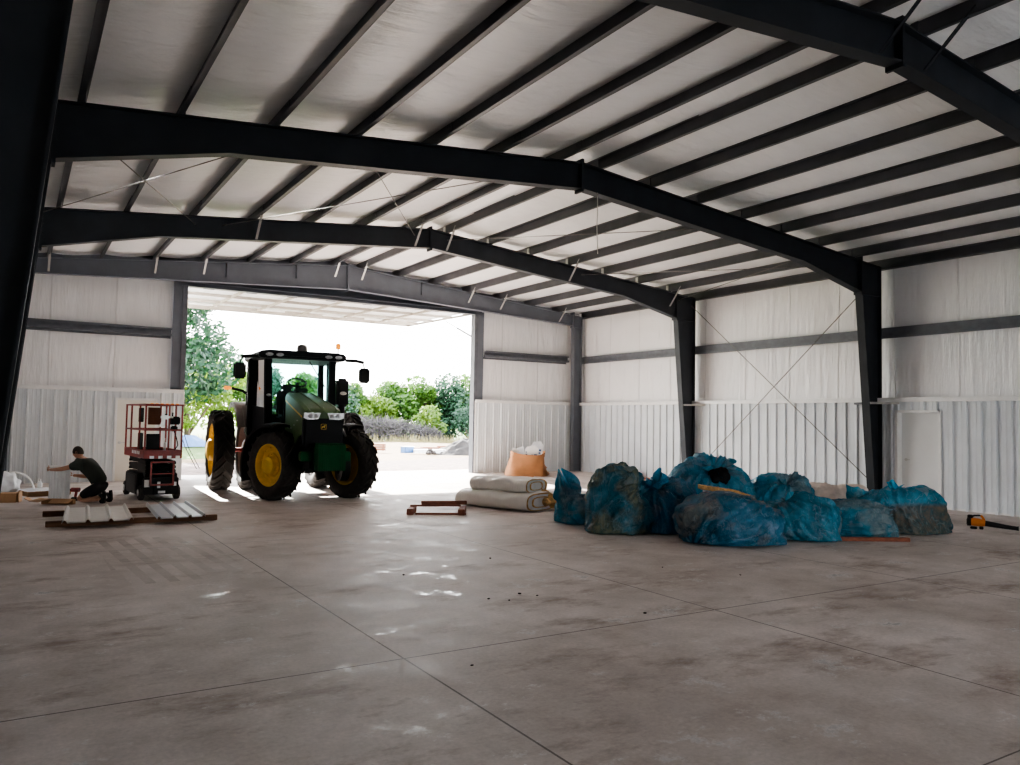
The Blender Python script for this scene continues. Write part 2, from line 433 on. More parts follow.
g = MB(); g.box((XR+.20, (DY[0]+DY[1])/2, DZ/2-.02), (.045, DY[1]-DY[0]-.1, DZ-.06)); lf = g.build('door_leaf', M['door'], d1)
g = MB()
for y in (DY[0]+.03, DY[1]-.03): g.box((XR+.12, y, DZ/2), (.24, .06, DZ))
g.box((XR+.12, (DY[0]+DY[1])/2, DZ-.03), (.24, DY[1]-DY[0], .06)); g.build('door_frame', M['trim'], d1)
g = MB(); yk = DY[1]-.17; g.cyl((XR+.178, yk, 1.05), (XR+.155, yk, 1.05), .032); g.cyl((XR+.155, yk, 1.05), (XR+.12, yk, 1.05), .012, 10); g.bar((XR+.12, yk+.01, 1.05), (XR+.12, yk-.12, 1.05), .02, .022, bev=.006)
g.build('lever_handle', M['chrome'], lf)

# left wall (beside the viewer, hidden by the near column)
wl = root_struct('wall_left', 'left side wall of the shed', 'wall')
g = MB(); insul(g, YF, YE+.2, 0, lambda y: 5.88, lambda y, z, u, v: (XL-.21, y, z), 60); g.build('wall_insulation', M['wallv'], wl, True)
g = MB(); ribbed(g, YE-YF, 0, W-.02, (XL-.05, YF, 0), (0,1,0), (1,0,0)); g.build('wainscot_panel', M['panel'], wl)
g = MB(); g.box((XL-.11, (YF+YE)/2, W+.012), (.22, YE-YF, .07)); g.build('cap_trim', M['trim'], wl)
# front wall behind the viewer
wf = root_struct('wall_front', 'end wall behind the viewer', 'wall')
RD = (8.5, 12.5, 2.8)           # unseen open doorway behind the viewer, added to brighten the foreground
for (xa, xb, za) in ((XL-.3, RD[0], 0), (RD[0], RD[1], RD[2]), (RD[1], XR+.3, 0)):
    g = MB(); g.grid(lambda u, v: (xa + u*(xb-xa), YF, za + v*(zt(xa + u*(xb-xa))+.25-za)), 20, 4); g.build('wall_insulation', M['wallv'], wf)
    if za == 0:
        g = MB(); ribbed(g, xb-xa-.2, 0, W, (xa+.1, YF+.05, 0), (1,0,0), (0,1,0)); g.build('wainscot_panel', M['panel'], wf)

# end wall with the big door opening
wb = root_struct('wall_back', 'far end wall either side of the big doorway', 'wall')
DL = (2.26, 3.27)
for a, b_ in ((XL-.26, D3[0]-.335), (D3[1]+.29, XR+.27)):
    g = MB(); insul(g, a, b_, 0, lambda x: 5.80, lambda x, z, u, v: (x, YE+.21+noise.noise((x*1.5, z*.25, 4))*.03, z), 40); g.build('wall_insulation', M['wallv'], wb, True)
for a, b_, z0 in ((XL, DL[0], 0), (DL[0], DL[1], 2.22), (DL[1], D3[0], 0), (D3[1], XR, 0)):
    g = MB(); ribbed(g, b_-a, z0, W-.02, (a, YE+.045, 0), (1,0,0), (0,-1,0), .02); g.build('wainscot_panel', M['panel'], wb)
for a, b_ in ((XL, D3[0]), (D3[1], XR)):
    g = MB(); g.box(((a+b_)/2, YE+.10, W+.0), (b_-a, .25, .10)); g.build('cap_trim', M['trim'], wb)
    g = MB(); e = D3[0] if a == XL else D3[1]; g.box((e, YE+.12, W/2), (.03, .2, W)); g.build('jamb_trim', M['trim'], wb)
g = MB(); g.box((XM, YE+.26, 5.81), (XR-XL+.7, .03,   .74)); 
g.prism([(XL-.2, 6.1), (XR+.2, 6.1), (XM, ZR+.25)], .03, Matrix.Translation((0, YE+.26, 0)) @ XZ()); g.build('gable_sheet', M['steel_lit_tint'], wb)
d2 = root_struct('door_2', 'closed cream walk door in the far left wall behind the red scissor lift', 'door')
g = MB(); g.box(((DL[0]+DL[1])/2, YE+.03, 1.09), (DL[1]-DL[0]-.06, .045, 2.16)); lf = g.build('door_leaf', M['door_cream'], d2)
g = MB()
for x in (DL[0]+.015, DL[1]-.015): g.box((x, YE+.035, 1.11), (.05, .1, 2.22))
g.box(((DL[0]+DL[1])/2, YE+.035, 2.2), (DL[1]-DL[0], .1, .05)); g.build('door_frame', M['trim'], d2)
g = MB(); g.cyl((DL[0]+.12, YE+.01, 1.03), (DL[0]+.12, YE-.06, 1.03), .035); g.bar((DL[0]+.10, YE-.06, 1.03), (DL[0]+.25, YE-.06, 1.03), .025, .025, bev=.007); g.build('lever_handle', M['chrome'], lf)

# jamb posts and header of the doorway
for x, nm in ((D3[0]-.2, 'dark steel jamb post left of the big doorway'), (D3[1]+.15, 'dark steel jamb post right of the big doorway')):
    t = thing('door_post', nm, 'post', (x, YE+.185, 0))
    g = MB(); g.box((0, 0, 2.75), (.02, .2, 5.5)); 
    for s in (-1, 1): g.box((0, .1*s, 2.75), (.30, .016, 5.5))
    g.build('post_section', M['steel_lit_tint'], t)
    s = 1 if x < 8 else -1
    g = MB(); g.box((s*.155, 0, 2.72), (.13, .27, 5.44)); g.build('jamb_channel', M['girt'], t)
t = thing('door_header', 'dark steel header beam across the top of the big doorway', 'beam', ((D3[0]+D3[1])/2, YE+.14, 5.47))
g = MB(); L = D3[1]-D3[0]+.3; g.box((0, 0, 0), (L, .012, .12)); g.box((0, 0, .06), (L, .2, .016)); g.box((0, 0, -.06), (L, .2, .016)); g.build('header_section', M['steel_lit_tint'], t)
for i in range(8):
    g = MB(); g.cyl((-4.2+i*1.2, .12, -.05), (-3.9+i*1.2, .12, -.05), .03, 10); g.build('hinge', M['steel'], t)

# the big door swung up and outward
d3 = root_struct('door_3', 'big white door swung up flat outside above the doorway', 'door')
Y0, Y1_ = YE+.24, 29.0
def dz(y): return 5.42 + (y-Y0)*.016
g = MB()
vs = []; fs = []; n = 61
for i in range(n):
    x = D3[0] + (D3[1]-D3[0])*i/(n-1)
    for y in (Y0, Y1_): vs.append((x, y, dz(y)+.1 + (.03 if i % 2 else 0)))
for i in range(n-1): fs.append((2*i, 2*i+1, 2*i+3, 2*i+2))
g.add(vs, fs); g.build('door_skin', M['panel'], d3)
for y in (Y0+.05, Y0+1.6, Y0+3.2, Y0+4.5, Y1_-.06):
    g = MB(); g.bar((D3[0], y, dz(y)+.03), (D3[1], y, dz(y)+.03), .06, .09); g.build('door_rail', M['rail'], d3)
for i in range(7):
    x = D3[0]+.05 + i*(D3[1]-D3[0]-.1)/6
    g = MB(); g.bar((x, Y0, dz(Y0)+.02), (x, Y1_, dz(Y1_)+.02), .05, .07); g.build('door_stile', M['rail'], d3)
for x0 in (5.2, 7.5, 9.8, 11.4):
    g = MB(); g.box((x0, Y1_-1.1, dz(Y1_)-.0), (.9, .1, .04)); g.build('lift_strap', M['cord'], d3)
for x in (D3[0]+.02, D3[1]-.02):
    g = MB(); P_ = Vector((x, YE+.3, 4.2)); g.cyl(P_+Vector((0, 0, .45)), P_+Vector((0, 1.1, .85)), .035, 12); rb = g.build('ram_barrel', M['girt'], d3)
    g = MB(); g.cyl(P_+Vector((0, 1.1, .85)), P_+Vector((0, 2.05, 1.2)), .02, 10); g.build('ram_rod', M['chrome'], rb)

# ------------------------------------------------------------------ rigid frames
def isec(mb, outer, inner, y, hw=.1, tw=.014, tf=.02):
    mb.prism(outer + inner[::-1], tw, Matrix.Translation((0, y, 0)) @ XZ())
    for line in (outer, inner):
        for a, b_ in zip(line, line[1:]): mb.bar((a[0], y, a[1]), (b_[0], y, b_[1]), 2*hw, tf, up=(0,0,1) if abs(b_[0]-a[0]) > abs(b_[1]-a[1]) else (1,0,0))
FX = lambda d, s: XM + s*d
frames = []
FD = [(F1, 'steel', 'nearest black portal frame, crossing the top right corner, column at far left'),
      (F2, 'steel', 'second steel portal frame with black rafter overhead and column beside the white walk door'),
      (F3, 'steel_half_shade', 'third dark steel portal frame, between the walk door frame and the big doorway'),
      (F4, 'steel_lit_tint', 'farthest grey steel portal frame directly above the big doorway')]
for i, (y, mk, lab) in enumerate(FD):
    t = thing('portal_frame', lab, 'steel frame', (0, y, 0)); frames.append(t)
    last = i == 3
    for s in (-1, 1):
        X0 = XR if s > 0 else XL
        ci = .36 if last else .73; cb = .34 if last else .27; zk_ = 5.27 if last else 4.96
        g = MB(); isec(g, [(X0-s*.01, 0), (X0-s*.01, zt(X0)-.02)], [(X0-s*cb, 0), (X0-s*ci, zk_), (X0-s*ci, zt(X0-s*ci)-.03)], 0)
        g.box((X0-s*(cb/2), 0, .012), (cb+.04, .24, .024))
        g.bar((X0-s*.01, 0, zt(X0)-.01), (X0-s*ci, 0, zt(X0-s*ci)-.01), .2, .02)
        g.bar((X0-s*.01, 0, zk_-.03), (X0-s*ci, 0, zk_-.03), .18, .016)
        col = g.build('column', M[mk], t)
        xb = XM + s*6.15; xa = X0-s*(ci+.03)
        dp = .37 if last else .45
        outer = [(xa, zt(xa)), (XM, ZR)]
        inner = [(xa, zt(xa)-dp), (XM, ZR-.73)] if last else [(xa, zk_+.02), (xb, zt(xb)-dp), (XM, ZR-.46)]
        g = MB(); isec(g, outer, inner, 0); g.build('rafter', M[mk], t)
        g = MB(); g.box((xa, 0, (zk_+zt(xa))/2+.03), (.04, .22, zt(xa)-zk_+.16)); 
        for zb in (.12, .28, .44, .6): g.cyl((xa-s*.035, -.06, zk_+zb*(.7 if last else 1)), (xa-s*.015, -.06, zk_+zb*(.7 if last else 1)), .02, 6)
        g.build('knee_plate', M[mk], t)
    g = MB(); g.box((XM, 0, ZR-.23-(.13 if last else 0)), (.045, .22, .60+(.24 if last else 0))); g.build('ridge_plate', M[mk], t)
    if last:
        for x in (XM-3.6, XM-1.6, XM+2.5):
            g = MB(); g.box((x, -.01, zt(x)-.22), (.014, .19, .42)); g.build('stiffener', M[mk], t)
def flange_brace(t, x, px, depth, toy, m, nm='flange_brace'):
    """angle from the bottom flange of the frame up to a purlin"""
    g = MB(); a = Vector((x, -.09, zt(x)-depth)); b_ = Vector((px, toy, zt(px)+.10))
    g.bar(a, b_, .05, .006); g.bar(a+Vector((.022, 0, .022)), b_+Vector((.022, 0, .022)), .006, .05); g.build(nm, m, t)
LP = [XM-d for d in PD[::-1]]; RP = [XM+d for d in PD]
for p in (LP[0], LP[2], LP[3], XM-.43, XM+.43, RP[3], RP[4], RP[6]): flange_brace(frames[3], p, p, .36, -.55, M['galv'])
for p in (LP[3], XM-.43, XM+.43, RP[3], RP[6]): flange_brace(frames[2], p, p, .44, -.55, M['galv'])
for p in (XM-.43, XM+.43): flange_brace(frames[0], p, p, .44, -.7, M['steel'])
for fr, ys in ((frames[2], -.55), (frames[1], .6), (frames[1], -.55)):
    g = MB(); g.bar((XR-.44, .0, 2.36), (XR-.02, ys, 2.36), .05, .05); g.build('girt_brace', M['galv'] if ys < 0 else M['girt'], fr)
g = MB(); g.box((XL+.10, -.115, 2.40), (.26, .012, .09)); g.box((XL+.10, -.16, 2.36), (.26, .09, .012)); g.build('girt_clip', M['galv'], frames[0])

# purlins (Z sections lying on the rafters), one run per line
ORD = ['first', 'second', 'third', 'fourth', 'fifth', 'sixth', 'seventh']
def purlin(x, z, lab, s):
    t = thing('roof_purlin', lab, 'purlin', (x, 0, z), 0)
    g = MB(); y0, y1 = -3.0, YE+.2; yc = (y0+y1)/2; L = y1-y0
    g.box((0, yc, .1), (.012, L, .2)); g.box((s*.032, yc, .006), (.065, L, .012)); g.box((-s*.032, yc, .194), (.065, L, .012))
    g.box((s*.06, yc, .018), (.008, L, .03))
    g.build('purlin_run', M['purlin'], t)
    for y in (F1, F2, F3):
        g = MB(); g.box((s*.012, y, .1), (.012, 1.3, .185))
        for dy in (-.58, .58, -.5, .5):
            for q in (.06, .14): g.cyl((s*.018, y+dy, q), (s*.03, y+dy, q), .014, 6)
        g.build('lap_joint', M['purlin'], t)
        g = MB(); g.box((-s*.02, y, .09), (.02, .09, .18)); g.build('purlin_clip', M['galv'] if y == F3 else M['purlin'], t)
for i, d in enumerate(PD):
    for s in (-1, 1):
        side = 'left' if s < 0 else 'right'
        lab = '%s dark steel roof purlin from the ridge on the %s roof slope' % (ORD[i], side)
        purlin(XM+s*d, zt(XM+s*d)+.012, lab, s)
for s in (-1, 1):
    X0 = XR+.1 if s > 0 else XL-.1
    t = thing('eave_strut', 'dark steel eave strut along the top of the %s wall' % ('right' if s > 0 else 'left'), 'eave strut', (X0, 0, 5.585))
    g = MB(); yc = (-3+YE)/2; g.box((s*.06, yc, .12), (.012, YE+3, .24)); g.box((0, yc, .006), (.13, YE+3, .012)); g.box((0, yc, .236), (.13, YE+3, .012)); g.box((-s*.06, yc, .02), (.008, YE+3, .04))
    g.build('strut_section', M['purlin'], t)
# girts
def girt(a, b_, lab, m='girt'):
    a = Vector(a); b_ = Vector(b_); t = thing('wall_girt', lab, 'girt', (a+b_)/2)
    h = (b_-a)/2; d = h.normalized(); n = Vector((d.y, -d.x, 0))
    g = MB(); 
    g.bar(-h, h, .2, .012); g.bar(-h + n*.1 + Vector((0,0,.03)), h + n*.1 + Vector((0,0,.03)), .012, .07); g.bar(-h - n*.1 + Vector((0,0,-.03)), h - n*.1 + Vector((0,0,-.03)), .012, .07)
    g.bar(-h + n*.09 + Vector((0,0,.19)), h + n*.09 + Vector((0,0,.19)), .016, .05)
    g.bar(-h + Vector((0,0,.1)), h + Vector((0,0,.1)), .012, .2)
    g.build('girt_section', M[m], t)
GZ = 3.97
girt((XR+.1, YF+.3, GZ), (XR+.1, F1+.02, GZ), 'dark girt across the right wall nearest the viewer')
girt((XR+.1, F1+.04, GZ), (XR+.1, F2-.01, GZ), 'dark girt across the right wall above the white walk door')
girt((XR+.1, F2+.01, GZ), (XR+.1, F3-.01, GZ), 'dark girt across the right wall behind the crossed brace rods')
girt((XR+.1, F3+.01, GZ), (XR+.1, YE-.1, GZ), 'dark girt across the right wall in the bay at the far corner')
girt((XL+.1, YE+.1, GZ), (D3[0]-.37, YE+.1, GZ), 'dark girt across the far wall left of the doorway')
girt((D3[1]+.34, YE+.1, GZ), (XR-.38, YE+.1, GZ), 'dark girt across the far wall right of the doorway')

# brace rods
def rod(a, b_, lab, r=.011, group=None):
    a = Vector(a); b_ = Vector(b_); g = MB(); c = (a+b_)/2; g.cyl(a-c, b_-c, r, 6)
    g.cyl(a-c, (a-c)*.985+(b_-c)*.015, r*2.2, 6); g.cyl(b_-c, (b_-c)*.985+(a-c)*.015, r*2.2, 6)
    o = g.build('brace_rod', M['rod'], None, True); o.location = c; tag(o, lab, 'brace rod', group)
rod((XR-.09, F3-.02, 5.40), (XR-.09, F2+.1, .45), 'thin brace rod on the right wall falling toward the walk door')
rod((XR-.09, F2+.05, 5.35), (XR-.09, F3-.05, .22), 'thin brace rod on the right wall rising toward the walk door')
def zr_(x): return zt(x)-.16
for (xa, xb, lab) in ((.45, 3.05, 'thin roof brace rod in left bay running rightward away from second rafter'), (3.1, .1, 'thin roof brace rod in left bay running leftward away from second rafter'),
                      (4.4, 8.1, 'thin roof brace rod left of the ridge running rightward away from second rafter'), (7.9, 3.6, 'thin roof brace rod left of the ridge running leftward away from second rafter'),
                      (12.7, 9.0, 'thin roof brace rod right of the ridge running leftward away from second rafter'),
                      (15.2, 16.9, 'thin roof brace rod nearest the right wall running rightward away from second rafter'), (16.5, 13.2, 'thin roof brace rod nearest the right wall running leftward away from second rafter')):
    rod((xa, F2+.03, zr_(xa)), (xb, F3-.03, zr_(xb)), lab, .009)
g = MB(); g.tube([(0,0,0), (.01,.0,-.3), (-.004,0,-.6), (.012,0,-.95), (.03,.01,-1.12)], .008, 6); o = g.build('hanging_cord', M['cord'], None, True); o.location = (8.86, F2-.11, 5.98); tag(o, 'thin white cord hanging from the ridge of second rafter', 'cord')
# ------------------------------------------------------------------ tractor (nose along local -y)
TR = thing('tractor', 'green and black farm tractor with yellow rims parked nose-in under the big doorway', 'tractor', (5.63, 17.15, 0), math.radians(-4.2))
def wheel(name, R, Wd, rimR, loc, out, steer, nl, lug, dish):
    """axle along local x; out = +1/-1 outer side"""
    Mx = axX()
    g = MB(); hw = Wd/2
    prof = [(rimR, -hw*.82), (rimR+.04, -hw*.95), (rimR+(R-rimR)*.45, -hw*1.04), (R-.10, -hw), (R-.045, -hw*.82), (R-.03, 0),
            (R-.045, hw*.82), (R-.10, hw), (rimR+(R-rimR)*.45, hw*1.04), (rimR+.04, hw*.95), (rimR, hw*.82)]
    g.lathe(prof, 48, Mx, closed=True)
    for i in range(nl):
        for s in (-1, 1):
            a0 = 2*PI*(i + (.5 if s > 0 else 0))/nl
            secs = []
            for k in range(5):
                t = k/4; w = s*hw*(-.06 + t*1.06); a = a0 + (t**.9)*lug
                rb = R-.06 if t < .9 else R-.12; rt_ = R+.012 if t < .9 else R-.03
                hwid = (.030 + .012*t)/R
                secs.append([(w, a-hwid, rb), (w, a-hwid*.7, rt_), (w, a+hwid*.7, rt_), (w, a+hwid, rb)])
            vs = []
            for sec in secs:
                for (w, a, r) in sec: vs.append((w, r*math.sin(a), -r*math.cos(a)))
            fs = [(0,1,2,3), (16,19,18,17)]
            for k in range(4):
                for j in range(3): fs.append((k*4+j, k*4+j+4, k*4+j+5, k*4+j+1))
            g.add(vs, fs)
    t = g.build(name, M['rubber'], TR, True, 40)
    t.location = (loc[0], loc[1], R); t.rotation_euler = (0, 0, steer)
    g = MB(); o = out
    prof = [(rimR+.015, -hw*.86), (rimR-.015, -hw*.80), (rimR-.05, -hw*.5), (rimR-.06, o*dish-.0), (rimR-.10, o*dish+.01*o), (rimR*.62, o*(dish+.03)), (rimR*.60, o*(dish+.05)), (rimR*.30, o*(dish+.055))]
    if o > 0: pass
    # barrel + disc
    g.lathe([(rimR+.015, -hw*.86), (rimR-.015, -hw*.80), (rimR-.055, -hw*.45), (rimR-.06, hw*.45), (rimR-.015, hw*.80), (rimR+.015, hw*.86), (rimR+.02, hw*.80), (rimR, 0), (rimR+.02, -hw*.80)], 40, Mx, closed=True)
    g.lathe([(rimR-.05, o*dish), (rimR-.05, o*(dish+.02)), (rimR*.66, o*(dish+.05)), (rimR*.60, o*(dish+.02)), (0, o*(dish+.02))] , 40, Mx)
    g.lathe([(rimR-.05, o*dish), (0, o*dish-.01*o)], 40, Mx)
    rmat = M['yellow'] if name == 'front_wheel' or abs(loc[0]) > 1 else M['fender']
    rm = g.build('rim', rmat, t, True, 35)
    g = MB(); hr = rimR*.42
    g.lathe([(hr+.06, o*(dish)), (hr+.06, o*(dish+.05)), (hr, o*(dish+.06)), (hr*.95, o*(dish+.16)), (hr*.7, o*(dish+.20)), (0, o*(dish+.20))], 28, Mx)
    for k in range(12):
        a = 2*PI*k/12; r = hr+.03
        g.lathe([(.018, o*dish), (.018, o*(dish+.075)), (0, o*(dish+.075))], 8, Matrix.Translation((0, r*math.cos(a), r*math.sin(a))) @ Mx)
        a += .26; rr_ = rimR*.83
        g.lathe([(.035, o*(dish+.01)), (.035, o*(dish+.045)), (0, o*(dish+.045))], 8, Matrix.Translation((0, rr_*math.cos(a), rr_*math.sin(a))) @ Mx)
    g.build('hub', rmat, t, True, 35)
    return t
ST = math.radians(25)
wheel('front_wheel', .75, .42, .45, (-.83, 0), -1, ST, 20, .36, .04)
wheel('front_wheel', .75, .42, .45, (.83, 0), 1, ST, 20, .36, .04)
for x, o in ((-.86, -1), (.86, 1), (-1.58, -1), (1.58, 1)):
    wheel('rear_wheel', .96, .46, .63, (x, 2.9), o, 0, 24, .34, .10 if abs(x) > 1 else -.02)
# chassis, axles
g = MB(); g.box((0, .3, .95), (.46, 3.0, .5), bev=.05); g.box((0, 2.5, 1.0), (.62, 1.3, .75), bev=.06); g.box((0, 1.2, .72), (.55, 1.3, .4), bev=.05)
g.build('chassis', M['black'], TR)
g = MB(); g.cyl((-.72, 0, .74), (.72, 0, .74), .10, 14); g.box((0, 0, .76), (.5, .34, .36), bev=.04)
for s in (-1, 1):
    g.cyl((s*.60, 0, .55), (s*.60, 0, .98), .10, 12); g.cyl((s*.56, 0, .75), (s*.74, 0, .75), .37, 24); g.cyl((s*.2, .22, .62), (s*.62, .17, .62), .035, 8)  # wide black discs stand for the shade inside the front rims
g.build('front_axle', M['black'], TR, True, 40)
g = MB(); g.cyl((-1.75, 2.9, .96), (1.75, 2.9, .96), .055, 12); g.cyl((-.62, 2.9, .96), (.62, 2.9, .96), .2, 16); g.build('rear_axle', M['red'], TR, True, 40)
# hood
def hood_sec(y):
    t = (y+1.32)/2.12
    zt_ = 1.97 + .40*t**.85; hw = .425 - .09*t; 
    return zt_, hw
g = MB(); ys = [-1.32, -1.27, -1.1, -.7, -.2, .3, .8]; vs = []; fs = []
for i, y in enumerate(ys):
    z, hw = hood_sec(y)
    k = .82 if i == 0 else (.95 if i == 1 else 1); dzk = .06 if i == 0 else (.02 if i == 1 else 0)
    sec = [(-hw*k, z-.20), (-hw*k*.98, z-.11-dzk), (-hw*k*.90, z-.045-dzk), (-hw*k*.72, z-.012-dzk), (-hw*k*.66, z-.03-dzk), (-hw*k*.12, z-.018-dzk), (-hw*k*.06, z-dzk), (hw*k*.06, z-dzk), (hw*k*.12, z-.018-dzk), (hw*k*.66, z-.03-dzk), (hw*k*.72, z-.012-dzk), (hw*k*.90, z-.045-dzk), (hw*k*.98, z-.11-dzk), (hw*k, z-.20)]
    for a, b_ in sec: vs.append((a, y, b_))
n = 14
for i in range(len(ys)-1):
    for j in range(n-1): fs.append((i*n+j, i*n+j+1, (i+1)*n+j+1, (i+1)*n+j))
fs.append(tuple(range(n))[::-1]); fs.append(tuple((len(ys)-1)*n+j for j in range(n)))
g.add(vs, fs); hood = g.build('hood', M['green'], TR, True, 30)
for s in (-1, 1):
    g = MB(); g.prism([(-1.24, 1.77), (.8, 2.17), (.8, 1.15), (-.35, 1.12), (-.9, 1.40), (-1.24, 1.45)], .03, Matrix.Translation((s*.40, 0, 0)) @ YZ()); 
    for v in g.v: v.x -= s*.085*(v.y+1.24)/2.04
    g.build('side_panel', M['green'], TR)
    g = MB(); g.bar((s*.420, -1.2, 1.80), (s*.335, .75, 2.16), .008, .035); g.build('yellow_stripe', M['yellow'], TR)
    g = MB()
    for k in range(4): g.box((s*(.405-.016*k), -.75+k*.36, 1.72-.10*k if k < 2 else 1.55), (.01, .08, .022))
    g.build('side_latch', M['chrome'], TR)
g = MB(); g.box((0, -1.27, 1.48), (.84, .14, .62), bev=.05)
for k in range(9): g.box((0, -1.345, 1.22+k*.055), (.70, .012, .016))
g.build('grille', M['blackgloss'], TR)
for s in (-1, 1):
    g = MB(); vs = []
    poly = [(s*.07, 1.885), (s*.405, 1.885), (s*.41, 1.78), (s*.32, 1.745), (s*.12, 1.755)]
    g.prism(poly if s > 0 else poly[::-1], .06, Matrix.Translation((0, -1.335, 0)) @ XZ())
    for k in (.16, .28): g.lathe([(.045, 0), (.045, .02), (.0, .03)], 14, Matrix.Translation((s*k, -1.36, 1.82)) @ Matrix.Rotation(PI/2, 4, 'X'))
    g.build('headlight', M['lamp'], TR, True, 30)
# emblem: small yellow leaping deer on a shield outline
g = MB(); Z0 = 1.60
ol = [(-.055, .04), (-.045, .055), (.045, .055), (.055, .04), (.055, -.035), (.04, -.055), (-.04, -.055), (-.055, -.035)]
for a, b_ in zip(ol, ol[1:]+ol[:1]): g.bar((a[0], -1.352, Z0+a[1]), (b_[0], -1.352, Z0+b_[1]), .006, .010, up=(0,1,0))
deer = [(-.045,-.035), (-.038,-.038), (-.015,-.012), (.008,-.010), (.030,-.036), (.036,-.032), (.020,-.004), (.026,.010), (.042,.022), (.034,.028), (.026,.026), (.030,.042), (.022,.045), (.016,.026), (.004,.016), (-.020,.014), (-.034,.004)]
g.prism(deer, .006, Matrix.Translation((0, -1.353, Z0)) @ XZ()); g.build('emblem', M['yellow'], TR)
# bumper and front weight block
g = MB(); g.box((0, -1.30, 1.0), (.5, .22, .42), bev=.03); 
for s in (-1, 1): g.box((s*.40, -1.2, .99), (.24, .24, .20), bev=.02)
g.build('front_support', M['green_dk'], TR)
g = MB()
for i in range(12): g.box((-.253+i*.046, -1.60, .98), (.041, .40, .52), bev=.012)
for i in range(14): g.box((-.26+i*.04, -1.60, 1.255), (.02, .34, .03))
g.build('weight_block', M['green_dk'], TR)
# cab
CY0, CY1, CY2 = .82, 1.65, 2.42
posts = {'A': (CY0, .70, .74), 'B': (CY1, .93, .92), 'C': (CY2, .88, .86)}
g = MB(); 
g.prism([(CY0-.02, 1.30), (CY2, 1.30), (CY2, 1.85), (CY1+.3, 1.85), (CY1+.2, 1.42), (CY0, 1.42)], 1.3, YZ())
g.box((0, 1.6, 1.32), (1.5, 1.55, .16), bev=.03); g.box((0, CY0+.02, 1.75), (.72, .10, .75), bev=.02)
g.build('cab_floor', M['black'], TR)
for s in (-1, 1):
    for k, (y, xb, xt) in posts.items():
        g = MB(); th = .17 if k == 'A' else (.22 if k == 'B' else .14)
        g.bar((s*xb, y, 1.36), (s*xt, y+(.05 if k == 'A' else 0), 3.14), th, .10, up=(0,1,0), bev=.02); g.build('cab_pillar', M['blackgloss'], TR)
    g = MB(); g.bar((s*.71, CY0, 1.40), (s*.92, CY1, 1.40), .07, .09); g.bar((s*.92, CY1, 1.72), (s*.88, CY2, 1.9), .06, .08); g.build('sill', M['blackgloss'], TR)
for s in (-1, 1):
    g = MB(); q = [(s*.72, CY0+.03, 1.36), (s*.93, CY1, 1.36), (s*.93, CY1, 2.05), (s*.72, CY0+.03, 1.98)]; g.add(q + [(x-s*.03, y, z) for x, y, z in q], [(0,1,2,3), (7,6,5,4), (3,2,6,7), (0,3,7,4)]); g.build('door_panel', M['blackgloss'], TR)
def pane(pts, name):
    g = MB(); g.add(pts, [tuple(range(len(pts)))]); o = g.build(name, M['glass'], TR); return o
pane([(-.68, CY0, 1.45), (.68, CY0, 1.45), (.72, CY0+.05, 3.12), (-.72, CY0+.05, 3.12)], 'windscreen')
pane([(-.82, CY2, 1.95), (.82, CY2, 1.95), (.82, CY2, 3.12), (-.82, CY2, 3.12)], 'rear_window')
for s in (-1, 1):
    pane([(s*.72, CY0+.03, 1.45), (s*.93, CY1, 1.45), (s*.92, CY1, 3.12), (s*.75, CY0+.06, 3.12)], 'door_glass')
    pane([(s*.93, CY1, 1.75), (s*.88, CY2, 1.95), (s*.86, CY2, 3.12), (s*.92, CY1, 3.12)], 'side_window')
g = MB(); roofp = [(-.99, .0), (-.99, .08), (-.93, .13), (-.75, .155), (.75, .155), (.93, .13), (.99, .08), (.99, .0), (.93, -.04), (-.93, -.04)]
g.prism(roofp, 1.9, Matrix.Translation((0, 1.55, 3.14)) @ XZ()); g.box((0, .62, 3.18), (1.7, .22, .12), bev=.04)
rf = g.build('cab_roof', M['blackgloss'], TR, True, 30)
g = MB()
for s in (-1, 1):
    for x in (.78, .55): g.lathe([(.055, 0), (.055, .03), (0, .04)], 12, Matrix.Translation((s*x, .51, 3.18)) @ Matrix.Rotation(PI/2, 4, 'X') @ Matrix.Diagonal((1.5, .7, 1, 1)))
g.build('roof_light', M['lamp'], rf, True, 40)
g = MB(); g.lathe([(.12, 0), (.12, .12), (.10, .18), (.05, .20), (0, .20)], 20, Matrix.Translation((.05, 1.0, 3.28))); g.build('gps_dome', M['fender'], TR, True, 40)
g = MB(); g.cyl((.90, 1.0, 3.24), (.90, 1.0, 3.42), .018, 8); g.build('beacon_stem', M['chrome'], TR)
g = MB(); g.lathe([(.06, 0), (.06, .10), (.045, .13), (0, .14)], 16, Matrix.Translation((.90, 1.0, 3.42))); g.build('beacon', M['amber'], TR, True, 40)
# seat, steering wheel, console seen through the glass
g = MB(); g.box((-.05, 1.75, 1.78), (.52, .50, .14), bev=.05); g.box((-.05, 2.02, 2.12), (.50, .13, .62), bev=.06); g.box((-.05, 2.05, 2.5), (.28, .10, .16), bev=.04); g.box((-.05, 1.75, 1.55), (.3, .3, .35))
for s in (-1, 1): g.box((-.05+s*.32, 1.72, 2.02), (.09, .42, .08), bev=.03)
g.build('seat', M['seat'], TR)
g = MB(); 
ring = [(.02+.21*math.cos(a), 1.28+.21*math.sin(a)*.86, 2.60+.10*math.sin(a)) for a in [2*PI*k/28 for k in range(29)]]
g.tube(ring, .022, 8, caps=False)
for a in (.5, 2.6, 4.7): g.cyl((.02, 1.28, 2.59), (.02+.2*math.cos(a), 1.28+.2*math.sin(a)*.86, 2.60+.1*math.sin(a)), .012, 6)
g.cyl((.02, 1.02, 1.7), (.02, 1.27, 2.58), .045, 10); g.box((.09, 1.18, 2.42), (.32, .12, .10), bev=.03); g.build('steering_wheel', M['black'], TR, True, 40)
